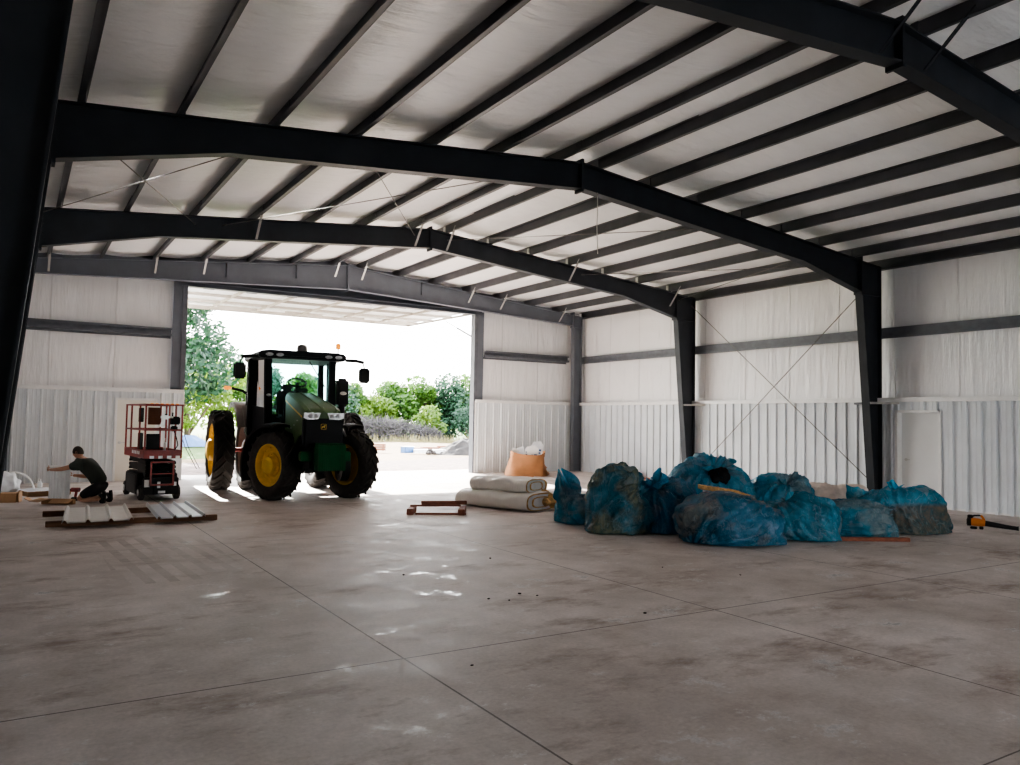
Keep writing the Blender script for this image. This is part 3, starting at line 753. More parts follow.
g = MB(); g.bar((.18, .80, 3.08), (.55, .77, 2.50), .018, .02); g.build('wiper', M['black'], TR)
# mirrors
for s in (-1, 1):
    g = MB(); g.tube([(s*.96, .75, 3.14), (s*1.2, .72, 3.14), (s*1.40, .75, 3.11)], .04, 8); g.tube([(s*1.38, .75, 3.11), (s*1.42, .75, 2.98)], .016, 6); g.build('mirror_arm', M['black'], TR, True)
    g = MB(); g.box((s*1.42, .74, 2.80), (.27, .09, .36), bev=.035); g.build('mirror', M['black'], TR)
# intake and exhaust stack at the right front pillar
g = MB(); g.box((.88, .70, 2.38), (.27, .22, .66), bev=.05); g.cyl((.88, .7, 1.5), (.88, .7, 2.1), .08, 14); ex = g.build('exhaust_stack', M['black'], TR)
g = MB(); g.lathe([(.08, 0), (.075, .012), (0, .015)], 20, Matrix.Translation((.88, .585, 2.36)) @ Matrix.Rotation(PI/2, 4, 'X') @ Matrix.Diagonal((1, .5, 1, 1))); g.build('badge', M['chrome'], ex, True)
g = MB(); g.lathe([(.05, 0), (.045, .012), (0, .015)], 16, Matrix.Translation((-.72, .755, 2.28)) @ Matrix.Rotation(PI/2, 4, 'X') @ Matrix.Diagonal((1.1, .6, 1, 1))); g.build('side_marker', M['chrome'], TR, True)
# rear fenders with amber light arms
for s in (-1, 1):
    g = MB()
    def fen(u, v, s=s):
        a = math.radians(152 - u*90); r = 1.16
        return (s*(.62 + v*.62), 2.9 + r*math.cos(a)*1.02, .98 + r*math.sin(a))
    g.grid(fen, 18, 3)
    def fen2(u, v, s=s):
        a = math.radians(152 - u*90); r = 1.16 - v*.12
        return (s*1.24, 2.9 + r*math.cos(a)*1.02, .98 + r*math.sin(a))
    g.grid(fen2, 18, 1)
    g.prism([(1.86, 1.52), (1.86, 1.62), (2.05, 1.86), (2.3, 2.05), (2.3, 1.55)], .5, Matrix.Translation((s*.85, 0, 0)) @ YZ())
    for k in range(5): g.cyl((s*1.05, 1.74+k*.02, 1.48+k*.11), (s*1.05, 1.70+k*.02, 1.48+k*.11), .018, 8)
    g.build('rear_fender', M['fender'] if s < 0 else M['fender'], TR, True, 40)
    if s > 0: continue
    g = MB(); g.tube([(s*.95, 2.2, 2.18), (s*.98, 2.2, 2.30), (s*1.12, 2.2, 2.40), (s*1.36, 2.2, 2.45)], .03, 8); la = g.build('light_arm', M['black'], TR, True)
    g = MB(); g.box((s*1.46, 2.2, 2.455), (.18, .08, .085), bev=.025); g.build('amber_light', M['amber'], la)
# front fenders
for s in (-1, 1):
    g = MB(); R_ = .91
    def ff(u, v, R_=R_):
        a = math.radians(-24 + u*124); w = (v-.5)*.50
        return (w, R_*math.cos(a), R_*math.sin(a) - .012*(2*v-1)**2*4)
    g.grid(ff, 16, 4)
    g.grid(lambda u, v: (ff(u, 0)[0], ff(u, 0)[1]*(1-v*.07), ff(u, 0)[2]*(1-v*.07)), 16, 1)
    g.grid(lambda u, v: (ff(u, 1)[0], ff(u, 1)[1]*(1-v*.07), ff(u, 1)[2]*(1-v*.07)), 16, 1)
    g.bar((-s*.0, .1, .80), (-s*.25, .0, .05), .05, .05)
    o = g.build('front_fender', M['black'], TR, True, 50); o.location = (s*.83, .03, .76); o.rotation_euler = (0, 0, ST)
# steps and tank on the viewer's side, hoses at the other side
g = MB(); g.box((-.72, 1.35, .92), (.36, .9, .62), bev=.08); g.build('fuel_tank', M['black'], TR)
g = MB()
for k in range(3): g.box((-.98, 1.3, .48+k*.30), (.22, .42, .03))
for y in (1.10, 1.50): g.bar((-.98, y, .46), (-.93, y, 1.35), .03, .03)
g.build('cab_steps', M['black'], TR)
g = MB()
for k in range(4): g.tube([(.42, -.5+k*.12, 1.25), (.58, -.45+k*.1, 1.46+.03*k), (.64, -.2+k*.1, 1.36), (.5, .05+k*.1, 1.1)], .022, 6)
g.tube([(.45, -.9, 1.3), (.55, -.8, 1.55), (.68, -.6, 1.40)], .028, 6); g.build('hydraulic_hose', M['chrome'], TR, True)

for o in TR.children:
    if 'wheel' not in o.name.split('.')[0].replace('steering_wheel', '') and 'axle' not in o.name and 'front_fender' not in o.name: o.location.x -= .15 if o.name.split('.')[0] in ('hood', 'side_panel', 'yellow_stripe', 'side_latch', 'grille', 'headlight', 'emblem', 'hydraulic_hose') else (.07 if o.name.split('.')[0] in ('front_support', 'weight_block') else (.09 if o.name.split('.')[0] in ('mirror', 'mirror_arm', 'exhaust_stack', 'light_arm', 'rear_fender') else .145))
# ------------------------------------------------------------------ scissor lift
LF = thing('scissor_lift', 'small red and black electric scissor lift lowered beside the far left walk door', 'scissor lift', (2.58, 18.87, 0), math.radians(4.5))
def LB(name, m, fn, parent=LF, smooth=False, angle=None):
    g = MB(); fn(g); return g.build(name, m, parent, smooth, angle)
def f_(g):
    g.box((0, 0, .27), (.62, 1.80, .30), bev=.02); g.box((0, -.86, .30), (.70, .10, .36), bev=.02); g.box((0, .86, .30), (.70, .10, .36), bev=.02)
    for s in (-1, 1): g.box((s*.33, .02, .42), (.15, 1.15, .26), bev=.02)
    g.box((0, -.93, .22), (.30, .06, .16), bev=.01)
LB('chassis', M['black'], f_)
for s in (-1, 1):
    def f_(g, s=s): 
        g.box((s*.365, .02, .32), (.07, 1.05, .44), bev=.015)
        g.box((s*.405, .02, .33), (.012, .9, .34))
    LB('tray_door', M['blackgloss'], f_)
    for y in (-.72, .72):
        def f_(g): g.lathe([(0, -.055), (.13, -.055), (.155, -.04), (.16, 0), (.155, .04), (.13, .055), (0, .055)], 24, axX())
        o = LB('wheel', M['rubber'], f_, LF, True, 40); o.location = (s*.35, y, .16)
        def f_(g): g.lathe([(.07, 0), (.07, .012), (0, .02)], 14, axX() if s > 0 else Matrix.Rotation(-PI/2, 4, 'Y'))
        h = LB('hub', M['white'], f_, o, True, 40); h.location = (s*.055, 0, 0)
for k in range(4):
    for s in (-1, 1):
        def f_(g, k=k, s=s):
            z = .52+k*.085
            g.bar((s*.27, -.82, z), (s*.27, .82, z+(.05 if k % 2 else -.0)), .045, .075, bev=.006); g.bar((s*.215, -.82, z+.02), (s*.215, .82, z), .045, .07, bev=.006)
            g.cyl((s*.30, -.80, z), (s*.18, -.80, z), .03, 10); g.cyl((s*.30, .80, z), (s*.18, .80, z), .03, 10)
        LB('scissor_arm', M['black'], f_)
def f_(g):
    for k in range(4): g.cyl((-.28, -.80, .54+k*.085), (.28, -.80, .54+k*.085), .028, 8); g.cyl((-.28, .3, .54+k*.085), (.28, .3, .54+k*.085), .028, 8)
    g.bar((0, -.6, .50), (0, .4, .80), .09, .09)
LB('lift_cylinder', M['blackgloss'], f_)
def f_(g):
    for x in (-.22, .22): g.box((x, -.96, .56), (.035, .035, .50))
    for z in (.33, .80): g.box((0, -.96, z), (.47, .035, .035))
    g.box((0, -.96, .56), (.44, .03, .025))
LB('entry_ladder', M['red'], f_)
for c_, d_ in (((-.28, -.915, .36), (.10, .015, .15)), ((-.06, -.965, .33), (.06, .012, .13)), ((.27, -.915, .34), (.06, .012, .08)), ((0, -.965, .18), (.14, .012, .05))):
    LB('decal', M['trim'], lambda g: g.box(c_, d_))
# platform
PF = (-.37, .37, -.97, .97)
def f_(g):
    g.box((0, 0, .90), (.74, 1.94, .05)); 
    for x in (-.37, .37): g.box((x, 0, .965), (.02, 1.94, .17))
    for y in (-.97, .97): g.box((0, y, .965), (.74, .02, .17))
pl = LB('platform', M['red'], f_)
def f_(g): g.box((0, 0, .928), (.70, 1.90, .008))
LB('platform_deck', M['lumber'], f_, pl)
def f_(g):
    for k in range(4): g.box((-.22+k*.17, -.984, .905), (.085, .006, .055))
    for k in range(5): g.box((-.383, -.55+k*.16, .985), (.006, .09, .07))
LB('caution_mark', M['white'], f_, pl)
def f_(g):
    for x in (-.36, .36):
        for y in (-.96, -.42, .42, .96): g.box((x, y, 1.50), (.032, .032, 1.0))
        for z in (1.47, 2.0): g.bar((x, -.975, z), (x, .975, z), .032, .032)
    for y in (-.96, .96):
        for z in ((1.47, 2.0)): g.bar((-.375, y, z), (.375, y, z), .032, .032)
    g.box((.10, -.96, 1.50), (.03, .03, 1.0))
LB('guard_rail', M['red'], f_)
def f_(g):
    for k in range(6): g.box((-.25+k*.1, -.96, 2.021), (.05, .036, .012))
LB('hazard_tape', M['amber'], f_)
def f_(g): g.box((.24, -.80, 1.67), (.20, .20, .17), bev=.02); g.cyl((.20, -.8, 1.75), (.20, -.82, 1.84), .016, 8); g.box((.24, -.80, 1.50), (.12, .14, .12), bev=.02)
cb = LB('control_box', M['blackgloss'], f_)
def f_(g): g.tube([(.24, -.8, 1.46), (.30, -.78, 1.30), (.33, -.8, 1.15), (.25, -.82, 1.02), (.10, -.8, .96)], .012, 6)
LB('control_cable', M['black'], f_, cb, True)
LB('manual_case', M['black'], lambda g: g.box((-.345, -.45, 1.23), (.02, .42, .34), bev=.006))
LB('tool_tray', M['black'], lambda g: g.box((-.20, -.93, 1.23), (.26, .02, .32), bev=.006))
def f_(g):
    g.box((-.345, -.45, 1.78), (.02, .42, .30), bev=.006)
LB('sign_plate', M['black'], f_)
def f_(g):
    for k in range(8): g.box((-.29+k*.03, -.93, 1.76), (.008, .01, .36))
    for k in range(7): g.box((-.19, -.93, 1.60+k*.055), (.24, .01, .008))
    g.box((-.19, -.91, 1.76), (.24, .006, .36))
LB('mesh_panel', M['lumber'], f_)
# tools left on the platform
dr = thing('nail_gun', 'grey and black power tool lying on the scissor lift rail beside its control box', 'power tool', (2.66, 17.86, 1.66), 0)
g = MB(); g.box((0, 0, .08), (.17, .07, .09), bev=.02); g.bar((-.03, 0, .05), (-.06, 0, -.09), .05, .05, bev=.012); g.box((-.06, 0, -.10), (.11, .08, .05), bev=.012); g.cyl((.08, 0, .08), (.16, 0, .08), .02, 10); g.build('tool_body', M['chrome'], dr)
g = MB(); g.box((.02, 0, .13), (.05, .05, .04), bev=.01); g.build('tool_cap', M['black'], dr)
tb = thing('caulk_tube', 'white tube standing on the scissor lift platform', 'tube', (2.74, 18.3, .935))
g = MB(); g.lathe([(.028, 0), (.028, .26), (.012, .27), (.006, .36), (0, .36)], 14); g.build('tube_body', M['white'], tb, True, 40)
# ------------------------------------------------------------------ person
def skinned(name, pts, edges, radii, m, parent, sub=2, root=0):
    me = bpy.data.meshes.new(name); me.from_pydata(pts, edges, []); me.update()
    o = bpy.data.objects.new(name, me); C.objects.link(o)
    md = o.modifiers.new('s', 'SKIN'); md.use_smooth_shade = True
    if not me.skin_vertices: 
        bpy.context.view_layer.update()
    lay = me.skin_vertices[0].data
    for i, r in enumerate(radii):
        r2 = r if isinstance(r, (list, tuple)) else (r, r)
        lay[i].radius = r2; lay[i].use_root = (i == root)
    s = o.modifiers.new('u', 'SUBSURF'); s.levels = sub; s.render_levels = sub
    dg = bpy.context.evaluated_depsgraph_get(); bpy.context.view_layer.update()
    ev = o.evaluated_get(bpy.context.evaluated_depsgraph_get())
    nm = bpy.data.meshes.new_from_object(ev)
    vs = [v.co.copy() for v in nm.vertices]; fs = [tuple(p.vertices) for p in nm.polygons]
    bpy.data.objects.remove(o)
    return vs, fs
def skin_to(g, pts, edges, radii, sub=2, root=0):
    vs, fs = skinned('tmp', pts, edges, radii, None, None, sub, root); g.add(vs, fs)

# local x = facing, y = person's left (toward the viewer)
PM = thing('person', 'person in a dark t-shirt and shorts kneeling and gripping a white coil', 'person', (1.19, 18.09, 0), math.atan2(.53, -.848))
hip = (-.40, 0, .34); abd = (-.30, 0, .50); chest = (-.16, 0, .68); shc = (-.07, 0, .80); neck = (.0, 0, .88); hd = (.075, 0, .985)
def limb(s): return s
P = [hip, abd, chest, shc, neck, (.045, 0, .935)]
E_ = [(0,1), (1,2), (2,3), (3,4), (4,5)]
R_ = [(.15,.12), (.145,.11), (.16,.115), (.13,.09), .055, .055]
def chain(P, E_, R_, start, pts, rad):
    p = start
    for q, r in zip(pts, rad):
        P.append(q); R_.append(r); E_.append((p, len(P)-1)); p = len(P)-1
    return p
arms = {}
la = chain(P, E_, R_, 3, [(-.07, .17, .80), (.02, .235, .75), (.26, .245, .685), (.38, .215, .67), (.52, .165, .66), (.57, .15, .66)], [.07, .058, .044, .040, .028, .032])
ra = chain(P, E_, R_, 3, [(-.07, -.17, .80), (-.02, -.235, .72), (.03, -.26, .50), (.13, -.235, .51), (.24, -.19, .525), (.28, -.17, .53)], [.07, .058, .044, .040, .028, .032])
for s in (-1, 1):
    chain(P, E_, R_, 0, [(-.37, s*.11, .32), (-.20, s*.135, .22), (-.01, s*.14, .085), (-.12, s*.14, .068), (-.28, s*.135, .085), (-.44, s*.13, .085)], [.10, .088, .062, .058, .056, .036])
g = MB(); skin_to(g, P, E_, R_, 2)
# head with features
def head(u, v):
    th = u*2*PI; ph = v*PI
    x = math.sin(ph)*math.cos(th); y = math.sin(ph)*math.sin(th); z = math.cos(ph)
    px, py, pz = x*.098, y*.077, z*.118
    if x > 0:
        px += .010*math.exp(-((z+.75)**2)/.06)*x                     # chin
        px += .026*math.exp(-(y**2)/.012 - ((z+.12)**2)/.035)*(x > .5) # nose
        px -= .010*math.exp(-((abs(y)-.40)**2)/.03 - ((z-.08)**2)/.02)  # eye sockets
        px += .006*math.exp(-(y**2)/.08 - ((z+.47)**2)/.008)        # lips
    if z < -.2: py *= 1 - .28*(-z-.2); 
    return (px, py, pz)
hg = MB(); hg.grid(head, 40, 26, wrap=True)
for s in (-1, 1):
    hg.grid(lambda u, v: ((-.005+.020*math.cos(u*2*PI)*math.sin(v*PI)), s*(.076+.010*math.sin(v*PI)), -.005+.032*math.sin(u*2*PI)*math.sin(v*PI)), 12, 4, wrap=True)
HM = Matrix.Translation((.095, 0, 1.0)) @ Matrix.Rotation(math.radians(18), 4, 'Y')
g.add(hg.v, hg.f, HM)
# hands: palm plus five separate fingers
def hand(g, base, d, n, thumb):
    """d = direction of the fingers, n = palm normal (toward the coil), thumb side vector"""
    base = Vector(base); d = Vector(d).normalized(); n = Vector(n).normalized(); t = Vector(thumb).normalized()
    pts = [base, base + d*.05, base + d*.085]; ed = [(0,1), (1,2)]; rad = [(.030,.018), (.038,.016), (.036,.015)]
    skin_to(g, [tuple(p) for p in pts], ed, rad, 1)
    for k, (off, L) in enumerate(((.030, .072), (.010, .082), (-.011, .076), (-.031, .060))):
        q = base + d*.07 + t*off
        pp = [q, q + d*.03, q + d*(.03+L*.42) + n*.012, q + d*(.03+L*.68) + n*.035, q + d*(.03+L*.78) + n*.058]
        skin_to(g, [tuple(p) for p in pp], [(i, i+1) for i in range(4)], [.0095, .0095, .009, .0085, .007], 1)
    q = base + d*.015 + t*.022
    pp = [q, q + t*.028 + d*.02, q + t*.046 + d*.045 + n*.008, q + t*.052 + d*.072 + n*.018]
    skin_to(g, [tuple(p) for p in pp], [(0,1), (1,2), (2,3)], [.012, .011, .010, .008], 1)
hand(g, (.565, .152, .66), (.75, -.55, .02), (-.45, -.85, 0), (0, .1, 1))
hand(g, (.275, -.172, .53), (.8, .45, .05), (.1, .9, 0), (0, 0, 1))
# bare feet inside the shoes are left to the shoes
body = g.build('body', M['skin'], PM, True)
# clothes
g = MB()
P = [(-.39, 0, .36), (-.32, 0, .50), (-.18, 0, .68), (-.085, 0, .79)]; E_ = [(0,1), (1,2), (2,3)]; R_ = [(.185,.165), (.185,.165), (.205,.17), (.165,.125)]
for s in (-1, 1):
    e = (-.07, s*.18, .80); f2 = (.03, s*.24, .745) if s > 0 else (-.015, -.24, .70); f3 = (.13, .245, .715) if s > 0 else (.005, -.255, .61)
    chain(P, E_, R_, 3, [e, f2, f3], [.105, .092, .085])
skin_to(g, P, E_, R_, 2); g.build('t_shirt', M['shirt'], body, True)
g = MB(); P = [(-.38, 0, .42), hip]; E_ = [(0,1)]; R_ = [(.16,.13), (.165,.135)]
for s in (-1, 1): chain(P, E_, R_, 1, [(-.36, s*.115, .32), (-.20, s*.14, .225), (-.06, s*.145, .125)], [.115, .105, .092])
skin_to(g, P, E_, R_, 2); g.build('shorts', M['shorts'], body, True)
for s in (-1, 1):
    g = MB(); P = [(-.44, s*.13, .10), (-.485, s*.13, .20), (-.50, s*.13, .10), (-.49, s*.13, .045), (-.44, s*.13, .035)]
    skin_to(g, P, [(0,1), (0,2), (2,3), (3,4)], [.062, .055, (.06,.052), (.06,.048), .04], 2)
    sh = g.build('shoe', M['shoe'], body, True)
    g = MB(); g.prism([(-.535, .25), (-.55, .16), (-.555, .06), (-.53, .01), (-.50, .012), (-.515, .07), (-.515, .16), (-.505, .245)], .085, Matrix.Translation((0, s*.13, 0)) @ XZ()); g.build('sole', M['black'], sh)
def hairf(u, v):
    th = u*2*PI; ph = v*PI*(.47 + .20*(1-math.cos(th))/2)
    x = math.sin(ph)*math.cos(th); y = math.sin(ph)*math.sin(th); z = math.cos(ph)
    k = 1.09 + .03*noise.noise((x*6, y*6, z*6))
    return tuple(HM @ Vector((x*.098*k, y*.077*k, z*.118*k+.004)))
g = MB(); g.grid(hairf, 36, 12, wrap=True); g.build('hair', M['hair'], body, True)

# coil of corrugated white trim in an opened carton
cx = lambda f, l: (1.19 - .848*f - .53*l, 18.09 + .53*f - .848*l)
x, y = cx(.45, -.01)
t = thing('trim_coil', 'upright coil of corrugated white sheet held by the kneeling person', 'coil', (x, y, .012))
g = MB(); prof = []
n = 72; vs = []; fs = []
for k in range(n):
    a = 2*PI*k/n; r = .178 + (.008 if k % 4 < 2 else -.006)
    vs += [(r*math.cos(a), r*math.sin(a), .01), (r*math.cos(a), r*math.sin(a), .70)]
for k in range(n): fs.append((2*k, 2*((k+1) % n), 2*((k+1) % n)+1, 2*k+1))
g.add(vs, fs); g.lathe([(.176, .60), (.15, .60), (.145, .66), (0, .66)], 36); g.lathe([(.178, .01), (0, .01)], 36); g.build('coil_wrap', M['duct'], t, True, 25)
g = MB(); g.lathe([(.183, .69), (.19, .70), (.183, .715), (.16, .715), (.155, .69)], 36, closed=True); g.build('coil_rim', M['white'], t, True, 30)
t = thing('carton', 'opened brown cardboard carton with flaps folded flat in front of the kneeling person', 'carton', (x-.02, y-.36, 0), -.56)
g = MB(); g.box((0, 0, .05), (.62, .10, .10)); g.build('carton_side', M['card'], t)
def flap(px, py, a, tilt, w, d):
    g = MB(); Mx = Matrix.Translation((px, py, .105)) @ Matrix.Rotation(a, 4, 'Z') @ Matrix.Rotation(tilt, 4, 'X'); g.box((0, -d/2, 0), (w, d, .008), M=Mx); g.build('flap', M['card'], t)
flap(.12, -.05, 0, .35, .40, .20); flap(-.26, -.03, -.5, .2, .30, .22)
t = thing('film_pile', 'flattened carton with loose white film on it behind the white coil', 'packaging', (.62, 20.1, 0), .3)
g = MB(); g.box((0, 0, .05), (.85, .6, .10), bev=.01); g.build('flat_carton', M['card'], t)
g = MB(); g.grid(lambda u, v: ((u-.5)*.95, (v-.5)*.8, .112+.03*max(0, noise.noise((u*5, v*5, 1)))+.02*abs(noise.noise((u*14, v*14, 2)))), 36, 30); g.build('loose_film', M['film'], t, True)
t = thing('bottle', 'small clear bottle standing behind the white coil', 'bottle', (.55, 21.3, 0))
g = MB(); g.lathe([(.045, 0), (.05, .02), (.05, .16), (.025, .20), (.022, .23), (0, .23)], 18); g.build('bottle_body', M['film'], t, True, 40)
g = MB(); g.lathe([(.025, .225), (.025, .255), (0, .255)], 14); g.build('cap', M['white'], t, True, 40)
t = thing('cordless_drill', 'dark red cordless drill standing on its battery beside the kneeling person', 'drill', (1.10, 18.58, 0), 2.6)
g = MB(); g.cyl((-.10, 0, .22), (.06, 0, .22), .045, 14); g.bar((-.04, 0, .20), (-.02, 0, .06), .045, .05, bev=.012); g.build('drill_body', M['drillred'], t)
g = MB(); g.cyl((.06, 0, .22), (.13, 0, .22), .024, 12, .016); g.cyl((.13, 0, .22), (.19, 0, .22), .006, 8); g.build('chuck', M['black'], t)
g = MB(); g.box((-.02, 0, .035), (.14, .09, .07), bev=.012); g.build('battery', M['black'], t)
t = thing('plastic_sack', 'crumpled white plastic sack at far left beside the dark column', 'plastic sack', (-.10, 20.3, 0))
def sk(u, v):
    th = u*2*PI; ph = v*PI; p = Vector((math.sin(ph)*math.cos(th), math.sin(ph)*math.sin(th), math.cos(ph)))
    k = 1 + .25*noise.noise(p*2.2) + .10*abs(noise.noise(p*7))
    return (p.x*.24*k, p.y*.22*k, max(.004, .22 + p.z*.26*k))
g = MB(); g.grid(sk, 40, 26, wrap=True); g.build('sack_film', M['film'], t, True)
g = MB(); pts = []
for k in range(17):
    a = PI*k/16; pts.append((-.30 + .0, 0, 0))
pts = [(-.34, .2, .30), (-.22, .15, .40), (-.05, .1, .47), (.14, .05, .46), (.30, 0, .36), (.40, -.03, .18), (.43, -.04, .012)]
def smooth_pts(p, n=6):
    out = []; p = [Vector(q) for q in p]; k = len(p)
    for i in range(k-1):
        a, b_, c_, d_ = p[max(i-1, 0)], p[i], p[i+1], p[min(i+2, k-1)]
        for j in range(n):
            t = j/n; out.append(.5*((2*b_) + (c_-a)*t + (2*a-5*b_+4*c_-d_)*t*t + (3*b_-a-3*c_+d_)*t**3))
    out.append(p[-1]); return out
g.tube(smooth_pts(pts), .022, 10); o = g.build('hose', M['hose'], None, True); o.location = (0.0, 20.35, 0); tag(o, 'white hose arching out of the plastic sack onto the floor', 'hose')
t = thing('carton', 'brown cardboard carton at the far left edge with one flap open', 'carton', (-.04, 18.75, 0), -.2)
g = MB(); g.box((0, 0, .09), (.32, .34, .18)); g.build('carton_body', M['card'], t)
g = MB(); g.box((.20, -.02, .10), (.012, .30, .22), M=Matrix.Rotation(.0, 4, 'Y')); g.box((.24, -.02, .17), (.10, .30, .008), M=Matrix.Translation((.05,0,.02)) @ Matrix.Rotation(.5, 4, 'Y')); g.build('flap', M['card'], t)

# planks and ribbed sheets
def plank(a, b_, lab, m='wood', w=.09, h=.09):
    a = Vector(a); b_ = Vector(b_); c = (a+b_)/2; g = MB(); g.bar(a-c+Vector((0,0,h/2)), b_-c+Vector((0,0,h/2)), w, h, bev=.006)
    o = g.build('timber_plank', M[m]); o.location = c; tag(o, lab, 'plank'); return o
plank((.47, 14.42, 0), (3.02, 14.30, 0), 'brown timber bearer under the white sheets, the one nearer the viewer')
plank((.47, 15.9, 0), (2.72, 15.85, 0), 'brown timber bearer under the white sheets, the one nearer the kneeling person')
def rsheet(c4, m, lab, n=4):
    a, b_, c_, d_ = [Vector(p) for p in c4]      # near-left, near-right, far-right, far-left
    g = MB(); pr = [(0, 0)]; 
    for k in range(n):
        s = .015 + k*(.97-.0)/(n-1)*.985
        pr += [(s-.015 if k else 0, 0), (s+.012, .045), (s+.032, .045), (min(1, s+.06), 0)] if k < n-1 else [(.93, 0), (.957, .045), (.98, .045), (1, 0)]
    org = (a+b_+c_+d_)/4; vs = []; fs = []
    for dz_ in (0, -.004):
        for (s, h) in pr:
            p = a.lerp(b_, s); q = d_.lerp(c_, s); up = Vector((0, 0, h+dz_)); vs += [p+up-org, q+up-org]
    k = len(pr)
    for i in range(k-1):
        fs.append((2*i, 2*i+2, 2*i+3, 2*i+1)); o_ = 2*k; fs.append((o_+2*i+1, o_+2*i+3, o_+2*i+2, o_+2*i))
    g.add(vs, fs); o = g.build('ribbed_sheet', M[m]); o.location = org; return tag(o, lab, 'metal sheet')
for k in range(2):
    z = .10 + .012*k
    rsheet([(.67, 13.95, z), (1.68, 13.98, z), (1.80, 16.10, z), (.82, 16.12, z)], 'sheet', ['lower white ribbed metal sheet on the bearers nearest the kneeling person', 'upper white ribbed metal sheet on the bearers nearest the kneeling person'][k])
for k in range(2):
    z = .10 + .012*k
    rsheet([(2.02, 13.95, z), (2.78, 14.02, z), (2.86, 16.2, z), (2.13, 16.15, z)], 'sheet2', ['lower bluish white ribbed metal sheet on the bearers nearest the scissor lift', 'upper bluish white ribbed metal sheet on the bearers nearest the scissor lift'][k])
# ------------------------------------------------------------------ bags of rubbish
VR = math.atan2(-.53, .848)
BLUE = (.018, .20, .36)
bagm = [bag_mat('blue_bag_film_a', (.028,.25,.38), (.34,.42,.40), .35, 1), bag_mat('blue_bag_film_b', (.018,.165,.26), (.30,.29,.12), .7, 2),
        bag_mat('blue_bag_film_c', (.014,.155,.28), (.16,.19,.14), .2, 3), bag_mat('blue_bag_film_d', (.014,.155,.28), (.42,.40,.31), .6, 4.2),
        bag_mat('blue_bag_film_e', (.026,.235,.36), (.24,.32,.30), .35, 5), bag_mat('blue_bag_film_f', (.03,.28,.43), (.19,.125,.035), .5, 6.5, .62)]
def bag(lab, loc, abh, seed, m, knot, rz=VR, neck=.22, lump=.17, pleat=.06, ex=.92, neckw=.16, fl_=.5, name='rubbish_bag', pouch=False):
    """knot = (azimuth deg, elevation deg) of the tied neck; a, b, h = half length, half depth, height"""
    t = thing(name, lab, 'bag', (loc[0], loc[1], 0), rz)
    a, b_, h = abh; az, el = math.radians(knot[0]), math.radians(knot[1])
    kd = Vector((math.cos(el)*math.cos(az), math.cos(el)*math.sin(az), math.sin(el)))
    u_ = kd.orthogonal().normalized(); w_ = kd.cross(u_)
    sv = Vector((seed*7.3, seed*3.1, seed*1.9))
    np_ = 13 + int(seed*3) % 6
    def dirp(uu, vv):
        th = uu*2*PI; ph = (vv**1.15)*PI
        return kd*math.cos(ph) + (u_*math.cos(th) + w_*math.sin(th))*math.sin(ph), th, ph
    def surf(uu, vv):
        d, th, ph = dirp(uu, vv)
        q = Vector([math.copysign(abs(c)**ex, c) for c in d])
        k = 1 + lump*1.2*noise.noise(d*1.1 + sv) + lump*.45*noise.noise(d*2.2 + sv*2)
        # folds running out from the tied knot, sharp-crested
        ct, st_ = math.cos(th), math.sin(th); fade = min(1, ph*2.5)
        f1 = noise.noise(Vector((ct*3.2, st_*3.2, ph*.55)) + sv); f2 = noise.noise(Vector((ct*7, st_*7, ph*.9)) + sv*2); f3 = noise.noise(Vector((ct*14, st_*14, ph*2.0)) + sv*3)
        k += pleat*fade*(1.6*(abs(f1)-.25) + 2.4*(abs(f2)-.25) + 1.7*(abs(f3)-.25))*(.45+.9*math.exp(-ph*.6))
        # crumple away from the knot
        k -= .035*(1-abs(noise.noise(d*2.6 + sv)))**8 + .012*(1-abs(noise.noise(d*6.0 + sv*2)))**5
        k *= 1 - .30*math.exp(-(ph/.30)**2)
        zc = h*.40
        p = Vector((q.x*a*k, q.y*b_*k, zc + q.z*(h-zc)*k*1.08))
        if p.z < h*.30:
            e = (h*.30 - p.z)/(h*.30); p.x *= 1 + .10*min(1, e); p.y *= 1 + .10*min(1, e)
        if p.z < .04: p.z = .006 + .034*math.exp(-(.04-p.z)/.05)
        return p
    g = MB(); g.grid(lambda i, j: surf(i, j), 120, 84, wrap=True)
    body = g.build('bag_film', m, t, True)
    kp = surf(0, .012); nd = (kd*.6 + Vector((0, 0, .55)) + Vector((noise.noise(sv)*.5, 0, 0))).normalized()
    nu_ = nd.orthogonal().normalized(); nw_ = nd.cross(nu_)
    def nk(uu, vv):
        th = uu*2*PI; r = (.025 + neckw*(vv**1.4) if not pouch else .05 + neckw*math.sin(min(1, vv*1.05)*PI)**.8)*(1 + .30*math.sin(5*th+seed) + .18*math.sin(11*th+seed*2))
        L = neck*vv*(1 + .28*math.sin(3*th+seed*1.7) + .12*noise.noise((th*3, seed, 0)))
        p = kp - kd*.03 + nd*L + (nu_*math.cos(th)*1.2 + nw_*math.sin(th)*.7)*r
        p.z -= fl_*neck*vv*vv*(.5+.5*math.sin(th*2+seed)); p.z = max(.02, p.z)
        return p
    g = MB(); g.grid(nk, 60, 10, wrap=True); g.build('tied_neck', m, t, True)
    return t
bag('small blue rubbish bag with a flopped-over top at the left end of the heap', (8.55, 11.3), (.40, .36, .52), 1.3, bagm[0], (150, 55), neck=.52, neckw=.17, fl_=.1, pouch=True)
bag('large rounded blue bag with greenish contents and a pale shiny left edge', (8.47, 10.15), (.53, .46, 1.10), 2.1, bagm[1], (-35, 28), neck=.10, neckw=.06, ex=.95, pleat=.08)
bag('dark blue bag with a ruffled neck squeezed in right of the large rounded bag', (9.22, 9.85), (.52, .48, .90), 3.4, bagm[2], (-140, 62), neck=.26, neckw=.22, pleat=.06)
